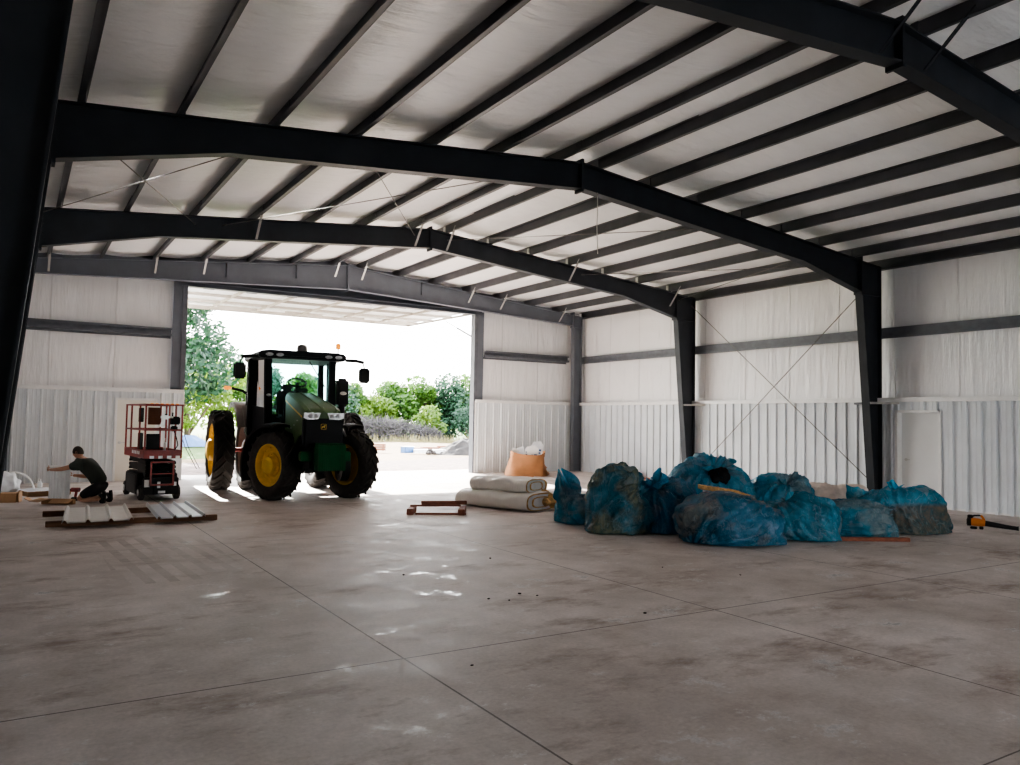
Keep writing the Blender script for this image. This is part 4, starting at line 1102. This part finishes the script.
bag('wide low blue bag with grey-brown contents lying frontmost in the heap', (9.31, 8.54), (.83, .58, .70), 4.2, bagm[3], (35, 40), neck=.12, neckw=.09, ex=.88, pleat=.07)
bag('pale blue bag with a dark open mouth standing highest at the back of the heap', (10.85, 10.3), (.82, .6, 1.12), 5.7, bagm[4], (-100, 58), neck=.25, neckw=.26, ex=.95, pleat=.06)
bag('light blue bag at the back between the tallest bag and tan sack', (11.95, 9.75), (.72, .5, .88), 6.1, bagm[0], (-80, 60), neck=.20, neckw=.16)
bag('blue bag with a torn lower flap right of the frontmost bag', (10.72, 8.3), (.62, .48, .66), 7.5, bagm[4], (170, 60), neck=.16, neckw=.12, pleat=.07)
bag('low blue bag trailing a loose corner above the red-brown stick', (11.78, 8.05), (.58, .45, .60), 8.8, bagm[0], (20, 10), neck=.24, neckw=.14, pleat=.07)
bag('big bag with brown contents under a blue top at the right end of the heap', (13.1, 8.08), (.74, .52, .74), 9.6, bagm[5], (115, 78), neck=.26, neckw=.18, ex=.78, pleat=.07)
bag('tan plastic sack behind the heap near the right wall', (14.2, 10.3), (.72, .45, .62), 10.9, M['tan'], (60, 70), neck=.10, neckw=.1, name='plastic_sack')
# blue flap thrown to the left over the big end bag
t = thing('plastic_sheet', 'bright blue loose film sticking up left of the brown-filled end bag', 'plastic film', (12.82, 8.5, 0), VR)
def fs_(u, v):
    x = (u-.5)*.72; z = .02 + v*.76*(1-.28*u); return (x + .06*math.sin(v*5), .10*math.sin(u*9+v*3) + .12*noise.noise((u*4, v*4, 3)) , z + .04*noise.noise((u*6, v*6, 8)))
g = MB(); g.grid(fs_, 30, 24); g.build('film', bagm[0], t, True)
# black lump added as the shade inside the open mouth of the tallest bag
t = thing('mouth_shade', 'crumpled black lump standing for the shade in the mouth of the tallest bag', 'shade stand-in', (10.62, 9.93, .86), VR)
g = MB(); g.grid(lambda u, v: tuple(Vector((math.sin(v*PI)*math.cos(u*2*PI)*.20, math.sin(v*PI)*math.sin(u*2*PI)*.12, math.cos(v*PI)*.15))*(1+.4*noise.noise((math.cos(u*2*PI)*2, math.sin(u*2*PI)*2, v*4)))), 26, 16, wrap=True); g.build('mouth_shade_lump', M['blackgloss'], t, True)
# yellow insulation offcut lying on the front bags
t = thing('insulation_offcut', 'yellow fibre insulation strip with white facing lying on the frontmost bag', 'insulation', (9.62, 8.93, .66), VR)
def io(th_, lo):
    def f(u, v):
        x = -.38 + u*.80; y = -.10 + v*.22
        z = .10*(1-u)**1.2 - .06*max(0, u-.7)*3 + (th_ if not lo else 0) + (.02*noise.noise((u*14, v*9, 1)) if not lo else 0)
        y += -.10*max(0, u-.62)*2
        return (x, y, z)
    return f
g = MB(); g.grid(io(.065, False), 40, 10); g.grid(io(0, True), 40, 10)
for e in (0, 1):
    g.grid(lambda u, v: Vector(io(.065, False)(u, e)).lerp(Vector(io(0, True)(u, e)), v) + Vector((0, .015*noise.noise((u*30, v*5, e)), 0)), 40, 5)
    g.grid(lambda u, v: Vector(io(.065, False)(e, u)).lerp(Vector(io(0, True)(e, u)), v), 10, 5)
g.build('fibre', M['glassfibre'], t, True, 60)
g = MB(); g.grid(lambda u, v: (-.36+u*.66, -.115-.07*v, .10*(1-u)**1.2-.01-.16*v), 20, 6); g.build('facing', M['film'], t, True)
# stick in front
plank((10.85, 7.98, 0), (12.02, 7.30, 0), 'red-brown timber stick on the floor in front of the low blue bag', 'wood_red', .08, .06)
# leftovers along the right wall
t = thing('carton', 'small brown carton on the floor against the right wall by the far corner', 'carton', (17.25, 19.9, 0), .1)
g = MB(); g.box((0, 0, .1), (.28, .34, .20), bev=.006); g.build('carton_body', M['wood'], t)
g = MB(); g.box((-.142, .02, .11), (.004, .12, .08)); g.build('carton_mark', M['trim'], t)
plank((17.1, 19.5, 0), (17.25, 17.95, 0), 'red-brown timber on the floor along the right wall', 'wood_red', .09, .06)
for k, (px, py, s) in enumerate(((17.1, 18.5, .16), (17.15, 17.0, .2))):
    t = thing('film_scrap', ['crumpled white film scrap left of the third frame column by the right wall', 'crumpled white film scrap right of the third frame column by the right wall'][k], 'plastic film', (px, py, 0), k)
    g = MB(); g.grid(lambda u, v: ((u-.5)*3*s, (v-.5)*2*s, max(.004, .02+s*1.0*math.sin(u*PI)*math.sin(v*PI)*(1+.8*noise.noise((u*5, v*5, k))))), 24, 18); g.build('film', M['film'], t, True)

# ------------------------------------------------------------------ insulation rolls
def folded(lab, loc, rz, L, Dp, H, seed):
    """batt blanket folded over into a flat bundle, rounded front edge, open ends"""
    t = thing('insulation_bundle', lab, 'insulation', loc, rz)
    def prof(v, k=1.0):
        a = v*2*PI; c, s = math.cos(a), math.sin(a)
        x = math.copysign(abs(c)**.55, c)*Dp/2*k; z = H/2 + math.copysign(abs(s)**.75, s)*H/2*k
        return x, z
    g = MB()
    def f(u, v):
        y = (u-.5)*L; x, z = prof(v); n = noise.noise((x*2.2+seed, y*1.8, z*3))
        k = 1 + .06*n; w = .02*math.sin(y*9+seed*2+n*4)*(z > H*.5)
        return (x*k, y, max(.004, z*(1+.10*noise.noise((y*1.7, seed, x))) + w))
    g.grid(f, 44, 40); g.f = g.f; 
    g.build('facing', M['batt'], t, True)
    for e in (0, 1):
        g = MB()
        y = (e-.5)*(L-.03)
        for k, kk in enumerate((.95, .60)):
            g.grid(lambda u, v, kk=kk, y=y, e=e: (prof(u, kk - .10*v)[0], y + (.02 if e else -.02)*(1-2*abs(v-.5)) + .012*noise.noise((u*20, v*3, kk)), prof(u, kk-.10*v)[1]), 40, 3)
        g.build('fibre_layer', M['glassfibre'], t, True)
        g = MB(); y = (e-.5)*(L-.07); vs = [(prof(i/40, .93)[0], y, prof(i/40, .93)[1]) for i in range(40)]; g.add(vs, [tuple(range(40))])
        g.build('inner_fold', M['film'], t)
    return t
folded('lower white-faced insulation bundle of the pair on the floor', (8.68, 14.0, 0), math.radians(20), 1.85, 1.05, .36, 1)
folded('upper white-faced insulation bundle of the pair, lying on the other', (8.74, 14.0, .335), math.radians(23), 1.42, .80, .29, 2)
t = thing('fibre_scrap', 'crumpled yellow fibre insulation slumped off the right end of the white bundles', 'insulation', (9.22, 13.5, 0), .2)
g = MB(); g.grid(lambda u, v: (lambda d, k: (d.x*.26*k, d.y*.34*k, max(.005, .17+d.z*.20*k)))(Vector((math.sin(v*PI)*math.cos(u*2*PI), math.sin(v*PI)*math.sin(u*2*PI), math.cos(v*PI))), 1+.35*noise.noise((math.cos(u*2*PI)*2, math.sin(u*2*PI)*2, v*5))), 36, 22, wrap=True); g.build('fibre', M['glassfibre'], t, True)
# timber offcuts beside them
def block(a, b_, w, h, lab, z=0):
    a = Vector((*a, z)); b_ = Vector((*b_, z)); c = (a+b_)/2; g = MB(); g.bar(a-c+Vector((0,0,h/2)), b_-c+Vector((0,0,h/2)), w, h, bev=.006)
    o = g.build('timber_offcut', M['wood_red']); o.location = c; tag(o, lab, 'timber')
block((6.33, 13.6), (6.62, 14.05), .12, .11, 'short red-brown timber block at the left of the offcuts by the white bundles')
block((7.18, 13.15), (7.55, 13.75), .12, .11, 'short red-brown timber block at the right of the offcuts by the white bundles')
block((6.45, 13.62), (7.30, 13.18), .06, .035, 'thin pale timber strip joining the two blocks nearest the viewer', .0)
block((6.52, 14.0), (7.42, 13.62), .08, .035, 'thin timber strip bridging the tops of the two blocks', .11)
block((6.72, 13.92), (7.55, 13.62), .09, .07, 'thick timber beam lying across the top of the offcuts', .146)

# ------------------------------------------------------------------ kraft bin with waste by the far wall
t = thing('waste_bin', 'sagging orange-brown cardboard bin of waste against the far wall right of the doorway', 'cardboard bin', (14.35, 21.9, 0), math.radians(-32))
def ob(u, v):
    a = u*2*PI; c, s = math.cos(a), math.sin(a); e = .55
    k = 1.06 - .24*v + .09*noise.noise((c*2.2, s*2.2, v*2.5)) + .05*abs(noise.noise((c*5, s*5, v*4))) - .04*math.sin(v*PI)
    x = math.copysign(abs(c)**e, c)*.66*k; y = math.copysign(abs(s)**e, s)*.52*k
    return (x + .05*v, y, .01 + v*(.74 + .06*math.sin(a*2+1)))
g = MB(); g.grid(ob, 56, 14, wrap=True); g.build('bin_wall', M['kraft'], t, True, 50)
g = MB(); g.add([ob(i/56, .85) for i in range(56)], [tuple(range(56))]); g.build('bin_fill', M['film'], t)
g = MB(); g.grid(lambda u, v: (.62+.09*u+.06*math.sin(v*6), -.44+u*.3, .02+v*.36*(1-.3*u)), 8, 10); g.build('torn_flap', M['kraft'], t, True)
def wpiece(lab, loc, pts, m, name='packaging_scrap', th=.02, rot=(0,0,0), marks=None):
    t = thing(name, lab, 'packaging', loc, VR); g = MB(); g.prism(pts, th, XZ()); o = g.build('sheet', m, t); o.rotation_euler = rot
    if marks:
        g = MB()
        for (x, z, w, h) in marks: g.box((x, -th/2-.003, z), (w, .004, h))
        mk = g.build('print_mark', M['blue'], o)
    return t
wpiece('grey-white card flap sticking out of the left of the waste bin', (13.92, 21.95, .60), [(-.12,.0), (.12,0), (.10,.26), (-.13,.30)], M['cord'], rot=(.2, .25, 0))
wpiece('pale blue card strip leaning in the waste bin beside its left flap', (14.12, 21.8, .60), [(-.10,0), (.10,0), (.10,.36), (-.14,.32)], M['sheet2'], rot=(.1, -.15, 0))
wpiece('white printed packet with dark blue marks in the middle of the waste bin', (14.32, 21.55, .58), [(-.22,0), (.22,0), (.24,.30), (.12,.42), (-.14,.38), (-.2,.3)], M['white'], rot=(-.12, 0, 0), marks=[(-.16,.10,.06,.10), (-.08,.07,.10,.06), (.03,.10,.05,.05), (.13,.09,.10,.09), (-.17,.20,.03,.05)])
wpiece('white film-wrapped packet standing highest in the waste bin', (14.58, 21.7, .60), [(-.20,0), (.20,0), (.22,.42), (.10,.55), (-.12,.50), (-.2,.34)], M['film'], th=.10, rot=(-.05, .12, 0), marks=[(.08,.16,.14,.06), (.12,.25,.08,.07), (-.02,.12,.05,.05)])
g = MB(); g.box((0, 0, .045), (.34, .12, .09), bev=.01); o = g.build('card_offcut', M['kraft']); o.location = (13.95, 21.15, 0); o.rotation_euler = (0, 0, VR); tag(o, 'small pale orange card block on the floor before the waste bin', 'packaging')

# ------------------------------------------------------------------ leaf blower
t = thing('leaf_blower', 'orange and black cordless leaf blower lying on the floor right of the heap', 'leaf blower', (14.68, 7.62, 0), math.atan2(-.65, .32)); t.scale = (.74, .74, .74)
g = MB(); g.tube([(-.16, 0, .17), (-.08, 0, .17), (.04, 0, .165), (.14, 0, .155)], [.085, .10, .095, .072], 18); g.build('motor_housing', M['orange'], t, True, 50)
g = MB(); g.tube([(-.24, 0, .17), (-.235, 0, .17), (-.15, 0, .17)], [.06, .10, .095], 18); 
for k in range(6): g.bar((-.245, -.07, .12+k*.02), (-.245, .07, .12+k*.02), .008, .006)
g.build('intake_grille', M['black'], t, True, 40)
g = MB(); g.tube([(.13, 0, .155), (.30, 0, .135), (.55, 0, .105), (.78, 0, .085), (.80, 0, .085)], [.068, .062, .052, .048, .052], 18); g.tube([(.80, 0, .085), (.82, 0, .085)], [.054, .054], 18); g.build('blower_tube', M['black'], t, True, 50)
g = MB(); g.tube([(-.14, 0, .30), (-.08, 0, .325), (.02, 0, .335), (.07, 0, .32)], [.022, .024, .022, .02], 10); g.build('grip', M['black'], t, True)
g = MB(); g.tube([(.05, 0, .335), (.09, 0, .29), (.12, 0, .22)], [.03, .028, .034], 10); g.tube([(-.13, 0, .31), (-.13, 0, .25)], [.02, .022], 10); g.build('handle_bracket', M['orange'], t, True)
g = MB(); g.box((-.17, 0, .30), (.12, .09, .08), bev=.015); g.build('battery', M['black'], t)
g = MB(); g.box((-.10, 0, .03), (.15, .15, .05), bev=.012); g.box((.06, 0, .04), (.09, .13, .07), bev=.012); g.build('stand_foot', M['black'], t)

# dirt crumbs on the slab
cr = [(4.1, 6.9), (4.25, 6.75), (4.5, 6.95), (4.62, 6.8), (3.85, 8.4), (5.3, 8.9), (2.9, 5.1), (1.65, 3.6), (2.32, 3.5), (5.1, 5.7), (6.9, 7.4), (7.4, 6.6)]
for i, (x, y) in enumerate(cr):
    g = MB(); s = .009 + .009*rnd.random()
    g.grid(lambda u, v: (lambda d: (d.x*s*1.4*(1+.4*noise.noise(d*2+Vector((i,0,0)))), d.y*s, .6*s+d.z*s*.6))(Vector((math.sin(v*PI)*math.cos(u*2*PI), math.sin(v*PI)*math.sin(u*2*PI), math.cos(v*PI)))), 10, 6, wrap=True)
    o = g.build('dirt_crumb', M['soil'] if i not in (7, 8) else M['white'], None, True); o.location = (x, y, 0); o.rotation_euler = (0, 0, i)
    if i in (7, 8): tag(o, 'small white crumb on the slab in the foreground', 'crumb', 'white crumbs on the slab')
    else: tag(o, 'small dark dirt crumb on the concrete slab', 'crumb', 'dirt crumbs on the slab')

# ------------------------------------------------------------------ outside
def ground_mat():
    m, nt, b = new_mat('outdoor_ground')
    tc = nt.nodes.new('ShaderNodeTexCoord'); v = tc.outputs['Object']
    sp = nt.nodes.new('ShaderNodeSeparateXYZ'); nt.links.new(v, sp.inputs[0])
    f = noise_n(nt, v, 3.2, 6, .8); big = noise_n(nt, v, .12, 4)
    grav = ramp(nt, f, [(.35, (.055,.032,.027)), (.55, (.15,.10,.083)), (.7, (.27,.205,.18))])
    tan = ramp(nt, big, [(.35, (.125,.078,.036)), (.65, (.175,.115,.058))])
    grass = ramp(nt, f, [(.3, (.03,.065,.006)), (.7, (.07,.115,.010))])
    wob = mathn(nt, 'MULTIPLY', big, 8)
    gy = mathn(nt, 'GREATER_THAN', mathn(nt, 'ADD', sp.outputs[1], wob), 37)
    col = mixc(nt, gy, grav, tan)
    gl = mathn(nt, 'MULTIPLY', mathn(nt, 'LESS_THAN', mathn(nt, 'ADD', sp.outputs[0], wob), 17), mathn(nt, 'GREATER_THAN', mathn(nt, 'ADD', sp.outputs[1], wob), 41))
    gl = mathn(nt, 'MAXIMUM', gl, mathn(nt, 'GREATER_THAN', mathn(nt, 'ADD', sp.outputs[1], wob), 60))
    col = mixc(nt, gl, col, grass)
    nt.links.new(col, b.inputs['Base Color']); b.inputs['Roughness'].default_value = .95
    bump(nt, b, f, .8, .08)
    return m
g = MB(); g.grid(lambda u, v: (-120+u*260, 25.2+v*180, -.05 + .25*noise.noise((u*20, v*16, 0))*min(1, v*14)), 60, 60); struct(g.build('ground', ground_mat(), None, True), 'gravel and bare tan soil outside the doorway', 'ground')
g = MB(); g.grid(lambda u, v: (-120+u*260, YF-.1-v*90, -.03), 4, 4); struct(g.build('ground', M['panel'], None, True), 'pale concrete yard behind the viewer', 'ground')

def tree(loc, h, r, base, seed, mk, lab, n=2600, leaf=.32, group=None, trunk=True, cat='tree', name='tree'):
    q = random.Random(seed); t = thing(name, lab, cat, loc, 0, group)
    blobs = []
    for k in range(11):
        a = q.random()*2*PI; z = base + (h-base)*(.12 + .80*q.random()); f = math.sin(min(1, (z-base)/(h-base))*PI*.85+.25)
        rr = r*(.30+.25*q.random()); d = max(0, r*f - rr*.5)*q.random()**.5
        blobs.append((Vector((d*math.cos(a), d*math.sin(a), z)), rr))
    blobs.append((Vector((0, 0, h-r*.4)), r*.45)); blobs.append((Vector((0, 0, (h+base)/2)), r*.6))
    vs = []; fs = []
    for i in range(n):
        c, rr = blobs[q.randrange(len(blobs))]
        d = Vector((q.gauss(0,1), q.gauss(0,1), q.gauss(0,1))).normalized()*(rr*(.55+.5*q.random()**.5))
        p = c + Vector((d.x, d.y, d.z*.85)); 
        if p.z < .05: p.z = .05 + q.random()*.2
        u = Vector((q.gauss(0,1), q.gauss(0,1), q.gauss(0,1))).normalized(); w = u.orthogonal().normalized(); s = leaf*(.5+q.random()*.7)
        o = len(vs); vs += [p-u*s*.5, p+w*s*.35, p+u*s*.6, p-w*s*.35]; fs.append((o, o+1, o+2, o+3))
    g = MB(); g.add(vs, fs); g.build('crown', M[mk], t)
    if trunk:
        g = MB(); g.tube([(0, 0, -.2), (.05*r, 0, base*.6), (0, .05*r, base + (h-base)*.5)], [.07*r+.05, .05*r+.04, .03], 8)
        for k in range(4):
            b_ = blobs[k][0]; g.tube([(0, 0, max(.3, base*.7)), tuple(b_*.6 + Vector((0,0,base*.2))), tuple(b_)], [.03*r+.03, .02*r+.02, .01], 6)
        g.build('trunk', M['bark'], t, True)
    return t
tree((6.6, 47, 0), 12.0, 4.2, 1.6, 17, 'leafB', 'tall green tree outside close to the left doorway jamb', 10000, .38)
tree((9.0, 52, 0), 6.6, 2.4, .6, 12, 'leafC', 'yellow-green tree outside standing right beside the tall tree', 3200, .32)
tree((11.4, 56, 0), 5.6, 2.3, .4, 13, 'leafC', 'sunlit bushy tree outside seen just left of the tractor cab', 2800, .32)
tree((13.6, 58, 0), 4.9, 2.0, .4, 14, 'leafA', 'green bushy tree outside seen behind the amber light arm of the tractor', 2400, .3)
row = [(16.0, 60, 5.4, 2.2, 'leafB'), (18.6, 61, 5.0, 2.2, 'leafA'), (21.2, 62, 5.0, 2.2, 'leafB'), (23.6, 63, 4.4, 2.0, 'leafA'), (25.6, 62, 3.4, 1.8, 'leafC'), (27.6, 63, 4.6, 2.2, 'leafA'), (29.6, 62, 4.8, 2.2, 'leafA'), (31.6, 61, 5.1, 2.3, 'leafB'), (33.8, 61, 5.3, 2.4, 'leafA'), (36.3, 62, 5.0, 2.4, 'leafB')]
rl = ['low green tree outside seen through the left of the tractor windscreen', 'low green tree outside seen through the middle of the tractor windscreen', 'low dark green tree outside seen through the right of the tractor windscreen', 'low green tree outside hidden mostly by the tractor exhaust stack',
      'small yellow-green tree outside seen under the right tractor mirror', 'green tree behind the right end of the grey brush pile', 'rounded green tree of the row beyond the field, midway between tractor and right jamb', 'dark green tree of the row beyond the field, second from the right jamb', 'tall bushy green tree of the row beyond the field beside the right jamb', 'dark green tree of the row beyond the field just behind the right jamb']
for i, (x, y, h, r, mk) in enumerate(row): tree((x, y, 0), h, r*1.15, .1, 30+i, mk, rl[i], 4600, .38)
tree((28.2, 57.5, 0), 2.6, 1.5, .2, 50, 'leafC', 'bright yellow-green bush in front of the tree row near the brush pile', 1500, .26, cat='bush', name='bush')
tree((31.8, 57.0, 0), 2.6, 1.7, .1, 51, 'leafB', 'dark green bush in front of the tree row near the right jamb', 1500, .26, cat='bush', name='bush')
# brush pile
q = random.Random(5); t = thing('brush_pile', 'long grey pile of dry brushwood outside before the tree row', 'brush pile', (24.6, 56, 0))
g = MB(); 
for i in range(1500):
    x = -3.6 + 7.4*q.random(); hmx = 1.75*(1 - .5*max(0, x+.5)/4.2)*min(1, (x+4.3)/1.0)
    c = Vector((x, (q.random()-.5)*1.6, hmx*q.random()**.8)); d = Vector((q.gauss(0,1), q.gauss(0,.6), q.gauss(0,.7))).normalized()*(.25+.4*q.random())
    g.bar(c-d, c+d, .022, .022)
g.build('branches', M['brush'], t)
# dirt mound, stacks, small clutter
def mound(loc, a, b_, h, seed, lab):
    g = MB(); g.grid(lambda u, v: ((u-.5)*2*a, (v-.5)*2*b_, -.08 + h*max(0, math.cos((u-.5)*PI)*math.cos((v-.5)*PI))**.8*(1+.5*noise.noise((u*7+seed, v*7, 0)))+.06*noise.noise((u*22, v*22, seed))), 40, 24)
    o = g.build('dirt_mound', M['soil'], None, True); o.location = loc; tag(o, lab, 'dirt mound')
mound((20.8, 37.2, 0), 2.0, 1.2, .80, 1, 'dark dirt mound outside near the right doorway jamb')
def stack(loc, rz, n, L, m, lab, name='lumber_stack', w=.14, cat='lumber'):
    t = thing(name, lab, cat, loc, rz); 
    for k in range(n):
        g = MB(); g.box((0, 0, .07+k*.13), (L, .5, .10)); 
        for s in (-1, 1): g.box((s*L*.35, 0, .012+k*.13), (.08, .5, .03))
        g.build('board_layer', M[m], t)
stack((17.2, 41.5, 0), -.4, 3, 1.0, 'lumber', 'reddish lumber stack outside just right of the tractor front tyre')
stack((18.4, 39.0, 0), -.4, 2, .8, 'lumber', 'reddish board stack outside behind the blue crate')
stack((19.7, 40.0, 0), -.4, 2, 1.0, 'lumber', 'reddish board stack outside left of the dirt mound')
stack((21.5, 41.6, 0), -.4, 2, .9, 'lumber', 'reddish board stack outside farthest away before the brush pile')
t = thing('crate', 'blue crate outside among the lumber stacks', 'crate', (17.6, 38.3, 0), .3)
g = MB(); g.box((0, 0, .03), (.6, .4, .06)); 
for s in (-1, 1): g.box((s*.285, 0, .18), (.03, .4, .3)); g.box((0, s*.185, .18), (.6, .03, .3))
g.build('crate_body', M['blue'], t); g = MB(); g.box((0, 0, .345), (.64, .44, .03)); g.build('crate_lid', M['sheet2'], t)
t = thing('white_sheet_stack', 'white sheet stack lying flat outside beside the lumber', 'sheet stack', (18.7, 37.6, 0), -.3)
g = MB(); 
for k in range(3): g.box((0, 0, .05+k*.07), (1.9, .7, .05), bev=.01)
g.build('sheets', M['white'], t)
t = thing('stone_heap', 'small grey stone heap outside at the front of the lumber', 'stones', (17.9, 36.2, 0))
g = MB()
for k in range(9): 
    a = k*2.4; g.lathe([(0, 0), (.11, .03), (.13, .1), (.07, .18), (0, .19)], 7, Matrix.Translation((.3*math.cos(a)*(k/9), .22*math.sin(a)*(k/9), 0 if k > 2 else .12)))
g.build('stones', M['soil'], t)
t = thing('tarp_bundle', 'blue tarp bundle outside seen between the scissor lift and the rear tyre', 'tarp', (8.5, 48.5, 0), .2)
g = MB(); g.grid(lambda u, v: ((u-.5)*2.2, (v-.5)*1.2, max(0, .62*math.sin(u*PI)**.5*math.sin(v*PI)**.5*(1+.3*noise.noise((u*5, v*5, 2))))), 26, 16); g.build('tarp', M['blue'], t, True)
for k, x in enumerate((0, .22)):
    g = MB(); g.tube([(0, 0, 1.35), (.22, .1, .75), (.62, .2, .02)], .014, 6); o = g.build('cable', M['black'], None, True); o.location = (4.55+x*.6, 27.6+x, 0)
    tag(o, ['dark cable slanting to the ground outside, the one nearer the left jamb', 'dark cable slanting to the ground outside, the one nearer the rear tyre'][k], 'cable')
q = random.Random(9); g = MB()
for i in range(2600):
    x = 9 + 29*q.random(); y = 52.6 + 2.6*q.random(); h = .25 + .55*q.random()**2; d = Vector((q.gauss(0,.18), q.gauss(0,.18), 1))*h; w = .03
    o = Vector((x, y, -.05)); g.add([o-Vector((w,0,0)), o+Vector((w,0,0)), o+d], [(0,1,2)])
o = g.build('dry_grass', M['grassy']); tag(o, 'band of dry grass stalks outside before the tree row', 'grass', kind='stuff')

# ------------------------------------------------------------------ light, sky, camera
w = bpy.data.worlds.new('World'); bpy.context.scene.world = w; w.use_nodes = True; nt = w.node_tree
bg = nt.nodes['Background']; tc = nt.nodes.new('ShaderNodeTexCoord'); sp = nt.nodes.new('ShaderNodeSeparateXYZ')
nt.links.new(tc.outputs['Generated'], sp.inputs[0])
nt.links.new(ramp(nt, sp.outputs[2], [(.0, (1.0,.985,.955)), (.35, (.94,.97,1.0)), (1.0, (.70,.84,1.0))]), bg.inputs['Color'])
bg.inputs['Strength'].default_value = SKY
sd = bpy.data.lights.new('sun', 'SUN'); sd.energy = SUN; sd.angle = math.radians(.6); sd.color = (1.0, .95, .87)
so = bpy.data.objects.new('sun', sd); C.objects.link(so)
el = math.radians(25.4); dirv = Vector((-.04*math.cos(el), -math.cos(el), -math.sin(el)))
so.rotation_euler = dirv.to_track_quat('-Z', 'Y').to_euler()
pd_ = bpy.data.lights.new('door_portal', 'AREA'); pd_.shape = 'RECTANGLE'; pd_.size = 9.1; pd_.size_y = 5.3; pd_.cycles.is_portal = True
po = bpy.data.objects.new('door_portal', pd_); C.objects.link(po); po.location = ((D3[0]+D3[1])/2, YE+.3, 2.66); po.rotation_euler = Vector((0,-1,0)).to_track_quat('-Z', 'Y').to_euler()

pd2 = bpy.data.lights.new('added_rear_door_portal', 'AREA'); pd2.shape = 'RECTANGLE'; pd2.size = RD[1]-RD[0]; pd2.size_y = RD[2]; pd2.cycles.is_portal = True  # sky portal of the added doorway behind the viewer
po = bpy.data.objects.new('added_rear_door_portal', pd2); C.objects.link(po); po.location = ((RD[1]+RD[0])/2, YF-.05, RD[2]/2); po.rotation_euler = Vector((0,1,0)).to_track_quat('-Z', 'Y').to_euler()
cd = bpy.data.cameras.new('camera'); cam = bpy.data.objects.new('camera', cd); C.objects.link(cam)
fw = Vector((0.52890119, 0.8473041, 0.04836632)); rt = Vector((0.84771935, -0.53015739, 0.01746579)); up = Vector((-0.0404406, -0.03176339, 0.99867695))
Rm = Matrix((rt, up, -fw)).transposed().to_4x4(); Rm.translation = (0, 0, 1.7906); cam.matrix_world = Rm
cd.sensor_fit = 'HORIZONTAL'; cd.sensor_width = 36; cd.lens = 790.79/1020*36; cd.clip_start = .05; cd.clip_end = 500
sc = bpy.context.scene; sc.camera = cam
sc.view_settings.view_transform = 'AgX'; sc.view_settings.look = LOOK; sc.view_settings.exposure = EXPO
sc.cycles.max_bounces = 14; sc.cycles.diffuse_bounces = 8; sc.cycles.glossy_bounces = 4; sc.cycles.transparent_max_bounces = 12; sc.cycles.sample_clamp_indirect = 8
